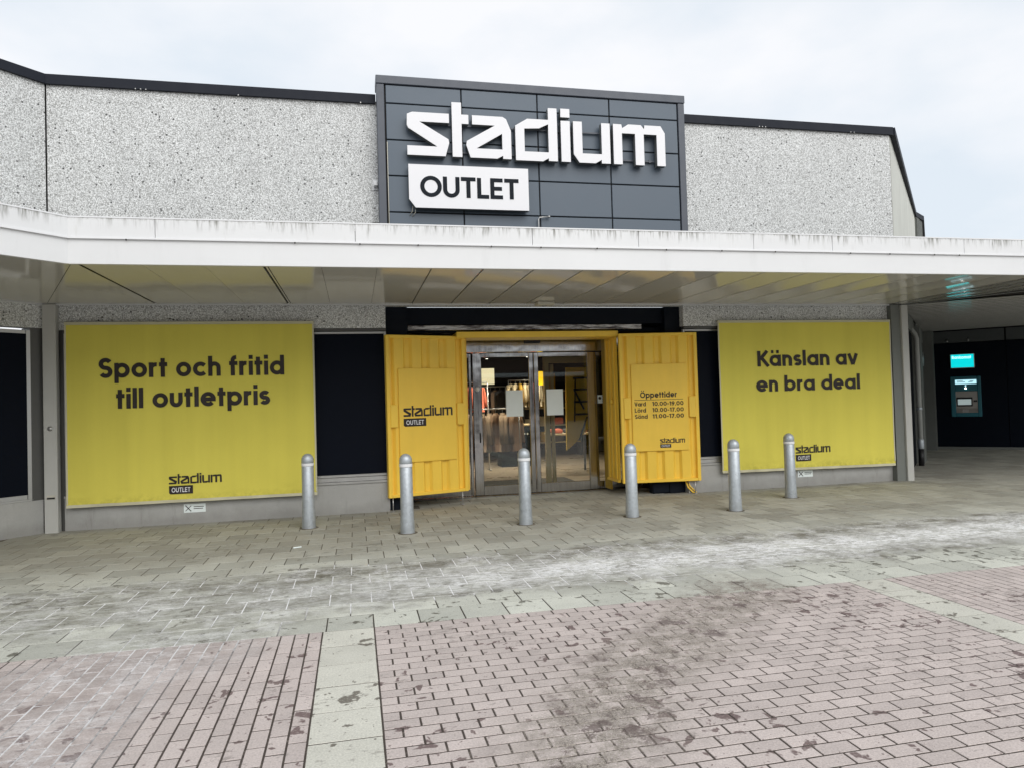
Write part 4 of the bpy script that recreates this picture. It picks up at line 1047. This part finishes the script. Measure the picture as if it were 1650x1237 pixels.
# inner beige door frame; yellow board and black rack added for a glass reflection
fr = empty('inner_door_frame', (0, 0, 0)); tag(fr, 'beige inner door frame standing behind the right sliding door', 'door frame')
MB().box(3.66, 3.76, 13.58, 13.68, 0, 2.38, .008).build('jamb', M['beige_in'], fr); MB().box(3.79, 3.86, 13.6, 13.66, 0, 2.36, .008).build('jamb', M['beige_in'], fr); MB().box(3.66, 4.75, 13.57, 13.69, 2.38, 2.50, .008).build('head', M['beige_in'], fr)
yd = empty('yellow_reflection_board', (0, 0, 0)); tag(yd, 'yellow board with a black ladder shape, standing for a reflection in the right sliding door', 'display')
poly_solid(MB(), [[(4.19, .62), (4.30, .70), (4.66, 1.05), (4.66, 2.30), (4.22, 2.30)]], 13.95, 14.0).build('board', M['yellow'], yd)
m_ = MB()
m_.tube([(4.36, 13.9, 1.2), (4.40, 13.9, 2.1)], .014, 6).tube([(4.66, 13.88, 1.2), (4.70, 13.88, 2.1)], .014, 6)
for z in (1.35, 1.6, 1.85, 2.08): m_.box(4.36, 4.70, 13.86, 13.92, z-.02, z+.02)
m_.tube([(4.36, 13.88, 1.85), (4.56, 13.88, 1.45)], .018, 6).tube([(4.62, 13.88, 1.3), (4.45, 13.88, .85)], .018, 6)
m_.build('ladder_reflection', M['black'], yd)
ch = empty('round_stool', (4.75, 13.3, 0)); tag(ch, 'dark round seat on thin legs behind the right sliding door', 'stool')
MB().lathe([(0, .62), (.22, .62), (.28, .72), (.26, .85), (.15, .90), (0, .91)]).build('seat', M['cloth_charcoal'], ch)
for a in (0.5, 2.1, 3.7, 5.2): MB().tube([(.16*math.cos(a), .16*math.sin(a), .63), (.24*math.cos(a), .24*math.sin(a), 0)], .012, 6).build('leg', M['alu_dark'], ch)
for i, (x, z0, w, h, kk) in enumerate(((2.35, 1.95, .5, .32, 'ivory'), (5.15, 1.7, .45, .5, 'mustard'))):
    o = box('hanging_banner', M['cloth_'+kk], None, x, x+w, 19.6, 19.63, z0+.2, z0+.2+h); tag(o, ['pale cloth sign hanging deep in the shop at the left', 'mustard cloth sign hanging deep in the shop at the right'][i], 'hanging sign')
sh = empty('back_shelf', (3.9, 20.4, 0)); tag(sh, 'long dark shelf with folded goods along the back of the shop', 'shelf')
for z in (.4, .9, 1.4, 1.9): MB().box(-2.6, 2.6, -.2, .2, z, z+.03).build('shelf_board', M['beige_in'], sh)
for sx in (-2.62, -.9, .9, 2.62): MB().box(sx-.02, sx+.02, -.21, .21, 0, 2.2).build('upright', M['alu_dark'], sh)
for z in (.43, .93, 1.43):
    for i in range(12):
        kk = random.choice(('ivory', 'coral', 'charcoal', 'mustard', 'tan', 'brown', 'ivory'))
        o = MB().box(-.15, .15, -.14, .14, 0, random.uniform(.12, .3), .03).build('folded_stack', M['cloth_'+kk], None, (1.55+i*.43, 20.35, z+.001))
        tag(o, 'stack of folded %s clothes on the back shelf, %s from the left, %s board' % (dict(ivory='ivory', coral='coral', charcoal='dark grey', mustard='mustard', tan='tan', brown='brown')[kk], ORD[i], {.43: 'lowest', .93: 'second', 1.43: 'third'}[z]), 'clothes', 'folded stacks on the back shelf')
# lit posters
po = box('lit_poster', M['poster_lit'], None, 3.31, 3.72, 19.0, 19.04, 2.12, 2.55); tag(po, 'lit cream poster with a dark standing figure, hanging in the shop', 'poster')
MB().lathe([(0, .10), (.035, .13), (.04, .16), (.03, .19), (0, .205)], 0, -.03, 10).lathe([(.05, -.20), (.085, -.1), (.10, .04), (.06, .09), (.02, .11)], 0, -.03, 12).build('figure', M['dark_in'], po).scale = (1, .1, 1)
po = box('yellow_sign', M['poster_yel'], None, 4.43, 4.62, 17.0, 17.03, 2.02, 2.36); tag(po, 'small lit yellow sign hanging behind the middle door post', 'sign')
for i, (x, yy) in enumerate(((2.2, 14.0), (4.6, 15.0), (3.3, 15.2), (2.5, 16.2), (4.0, 16.8), (3.2, 18.6), (4.5, 18.8), (3.6, 18.9), (4.0, 19.2), (2.9, 20), (5.0, 20.4), (3.9, 21))):
    sp = empty('ceiling_spot', (x, yy, 3.05)); tag(sp, ORD[i]+' lit ceiling spotlight behind the doors, counted from the entrance', 'spotlight', 'ceiling spotlights in the shop')
    MB().lathe([(.05, -.12), (.055, -.02), (.03, 0)], n=12).build('can', M['alu_dark'], sp); MB().lathe([(0, -.125), (.042, -.123)], n=12).build('lamp', M['lamp'], sp)
for i, (x, yy, e) in enumerate(((2.6, 14.4, 26), (3.6, 16.4, 45), (4.8, 17.6, 40), (2.4, 18.0, 30), (4.9, 14.6, 16))):
    ld = bpy.data.lights.new('shop_light', 'SPOT'); ld.energy = e*5; ld.color = (1, .88, .72); ld.shadow_soft_size = .08; ld.spot_size = R(130); ld.spot_blend = .6
    lo = bpy.data.objects.new('shop_light', ld); C.objects.link(lo); lo.location = (x, yy, 2.88)

# ---------------------------------------------------------------- bollards
bo = empty('bollard', (0, 0, 0))
rb = .083
b1 = MB().lathe([(rb+.012, -.01), (rb+.010, .02), (rb+.004, .16), (rb, .30), (rb-.002, .845), (rb-.006, .85)], n=32).build('tube', M['galv'], bo, smooth=True)
MB().lathe([(rb+.001, .852), (rb+.002, .856), (rb+.002, .886), (rb+.001, .89)], n=32).build('white_band', M['reflect'], bo, smooth=True)
MB().lathe([(rb-.004, .892), (rb-.001, .896), (rb-.001, .935)]+[((rb-.001)*math.cos(R(a)), .935+.085*math.sin(R(a))) for a in range(10, 91, 10)], n=32).build('domed_cap', M['galv'], bo, smooth=True)
MB().lathe([(rb+.045, -.004), (rb+.043, .004), (rb+.013, .004)], n=32).build('ground_collar', M['joint_grey'], bo)
spots = [(-.65, 10.21, 'leftmost galvanised bollard, in front of the right edge of the left banner'),
         (.63, 9.32, 'galvanised bollard in front of the left yellow container door'),
         (2.21, 9.37, 'galvanised bollard in front of the glass sliding doors'),
         (3.74, 9.39, 'galvanised bollard in front of the left edge of the right container door'),
         (5.29, 9.33, 'galvanised bollard in front of the left edge of the right banner'),
         (6.73, 10.15, 'rightmost galvanised bollard, covering part of the right banner logo')]
for i, (x, yy, lab) in enumerate(spots):
    o = bo if i == 0 else copy_tree(bo)
    o.location = (x, yy, 0); o.rotation_euler = (random.uniform(-.006, .006), random.uniform(-.006, .006), random.uniform(0, 6)); tag(o, lab, 'bollard', 'galvanised bollards in front of the entrance')

# ---------------------------------------------------------------- right passage: downpipe, lamp ring, bank wall, cash machine
dp = empty('downpipe', (*sw(2.9, .12), 0)); tag(dp, 'pale grey rainwater downpipe beside the right corner post', 'downpipe')
MB().tube([(0, 0, .36), (0, 0, 2.75), (-.02, .02, 2.85), (-.18, .10, 3.1)], .05, 12).build('pipe', M['pipe'], dp)
MB().lathe([(.0, .0), (.055, .0), (.055, .36)], n=12).build('boot', M['black'], dp)
MB().lathe([(.058, .36), (.064, .38), (.064, .55), (.058, .57)], n=14).build('collar', M['galv'], dp); MB().lathe([(.056, 1.2), (.06, 1.21), (.06, 1.25), (.056, 1.26)], n=14).build('collar', M['galv'], dp)
lr = empty('round_wall_light', (*sw(6.6, .08), 2.42), PI/4-PI/2); tag(lr, 'round unlit grey wall light in the dark passage', 'wall light')
o = MB().lathe([(.17, 0), (.19, .03), (.15, .06), (.12, .05)], n=24).build('ring', M['alu'], lr); o.rotation_euler = (0, -PI/2, 0)
o = MB().lathe([(.12, .03), (.08, .06), (0, .07)], n=24).build('diffuser', M['sidepanel'], lr); o.rotation_euler = (0, -PI/2, 0)
bw = empty('bank_wall', (15.44, 16.88, 0), -PI/4); tag(bw, 'dark navy panelled wall with the cash machine at the far right', 'wall')
for a, b in ((.2, 1.915), (1.925, 3.9), (3.91, 5.9)): MB().box(a, b, 0, .1, .07, 2.86, .004).build('panel', M['bankwall'], bw)
for a, b in ((.2, 1.895), (1.935, 3.9), (3.91, 5.9)): MB().box(a, b, .02, .12, 2.88, 3.2, .004).build('upper_panel', M['bankband'], bw)
MB().box(.0, 5.9, .13, .3, -.03, 3.9).build('backing', M['gap'], bw)
MB().box(.2, 5.9, -.012, .09, 0, .065, .004).build('skirting', M['sidepanel'], bw)
MB().box(.0, .198, -.04, .2, -.02, 3.2, .006).build('end_post', M['sidepanel'], bw)
atm = empty('cash_machine', (15.44, 16.88, 0), -PI/4); tag(atm, 'teal cash machine set in the dark wall, with a lit strip and small screen', 'cash machine')
MB().box(.64, .75, -.05, -.001, .88, 1.96, .01).build('housing_side', M['teal'], atm); MB().box(1.25, 1.335, -.05, -.001, .88, 1.96, .01).build('housing_side', M['teal'], atm)
MB().box(.752, 1.248, -.048, -.001, .88, .985, .01).box(.752, 1.248, -.048, -.001, 1.56, 1.96, .01).build('housing_rail', M['teal'], atm)
MB().box(.752, 1.248, -.012, -.001, .985, 1.56).build('recess_back', M['machine_grey'], atm)
MB().add([(.752, -.044, .99), (1.248, -.044, .99), (1.248, -.014, 1.10), (.752, -.014, 1.10)], [(0, 1, 2, 3)]).build('keypad_shelf', M['machine_grey'], atm)
kp = MB()
for i in range(4):
    for j in range(3): kp.box(.90+i*.035, .928+i*.035, -.048+j*.006, -.040+j*.006, 1.0+j*.028, 1.02+j*.028)
kp.build('keypad', M['alu'], atm)
MB().box(.765, 1.13, -.030, -.013, 1.16, 1.40, .006).build('screen_bezel', M['black'], atm); MB().box(.795, 1.10, -.032, -.0305, 1.20, 1.35).build('screen', M['screen_lit'], atm)
MB().box(1.15, 1.235, -.024, -.013, 1.27, 1.32, .004).build('card_slot', M['black'], atm)
lsx = MB().box(.75, 1.235, -.054, -.0485, 1.755, 1.87).build('lit_strip', M['strip_lit'], atm)
kp = MB()
for a, b, z in ((.79, .93, 1.83), (.79, .98, 1.80), (1.05, 1.15, 1.80), (1.08, 1.17, 1.825)): kp.box(a, b, -.0555, -.0545, z, z+.014)
kp.build('strip_print', M['print'], lsx)
for z in (1.71, 1.64): MB().lathe([(0, -.004), (.02, -.004), (.02, .004)], n=12).build('indicator_lamp', M['lamp'] if z < 1.7 else M['strip_lit'], atm, (.985, -.055, z)).rotation_euler = (PI/2, 0, 0)
bs = empty('lit_bank_sign', (15.44, 16.88, 0), -PI/4); tag(bs, 'small lit turquoise sign above the cash machine', 'sign')
MB().box(.655, 1.215, -.085, -.002, 2.18, 2.565, .012).build('light_box', M['cream'], bs)
MB().box(.675, 1.195, -.089, -.0855, 2.20, 2.545).build('lit_face', M['teal_lit'], bs)
text_geo(MB(), 'Bankomat', .70, 1.14, 2.435, .075, -.0905).build('lettering', M['white_lit'], bs)
for a, z in ((.595, 1.5), (1.40, 1.5), (.62, .85), (1.42, .84), (1.38, 2.08)):
    pass
for sx in (.60, 1.09):
    o = MB().tube([(sx, -.07, 2.90), (sx, -.02, 2.97)], .02, 8).build('lamp_arm', M['alu'], bs)

# small litter on the slabs
lt = MB().box(-.05, .05, -.012, .012, 0, .012, .004).build('cigarette_butt', M['paper'], None, (-.70, 8.83, .001), .4); lt.scale = (1, 1, 1)
tag(lt, 'small white scrap of litter lying on the slabs left of the entrance', 'litter')

bpy.context.view_layer.update()
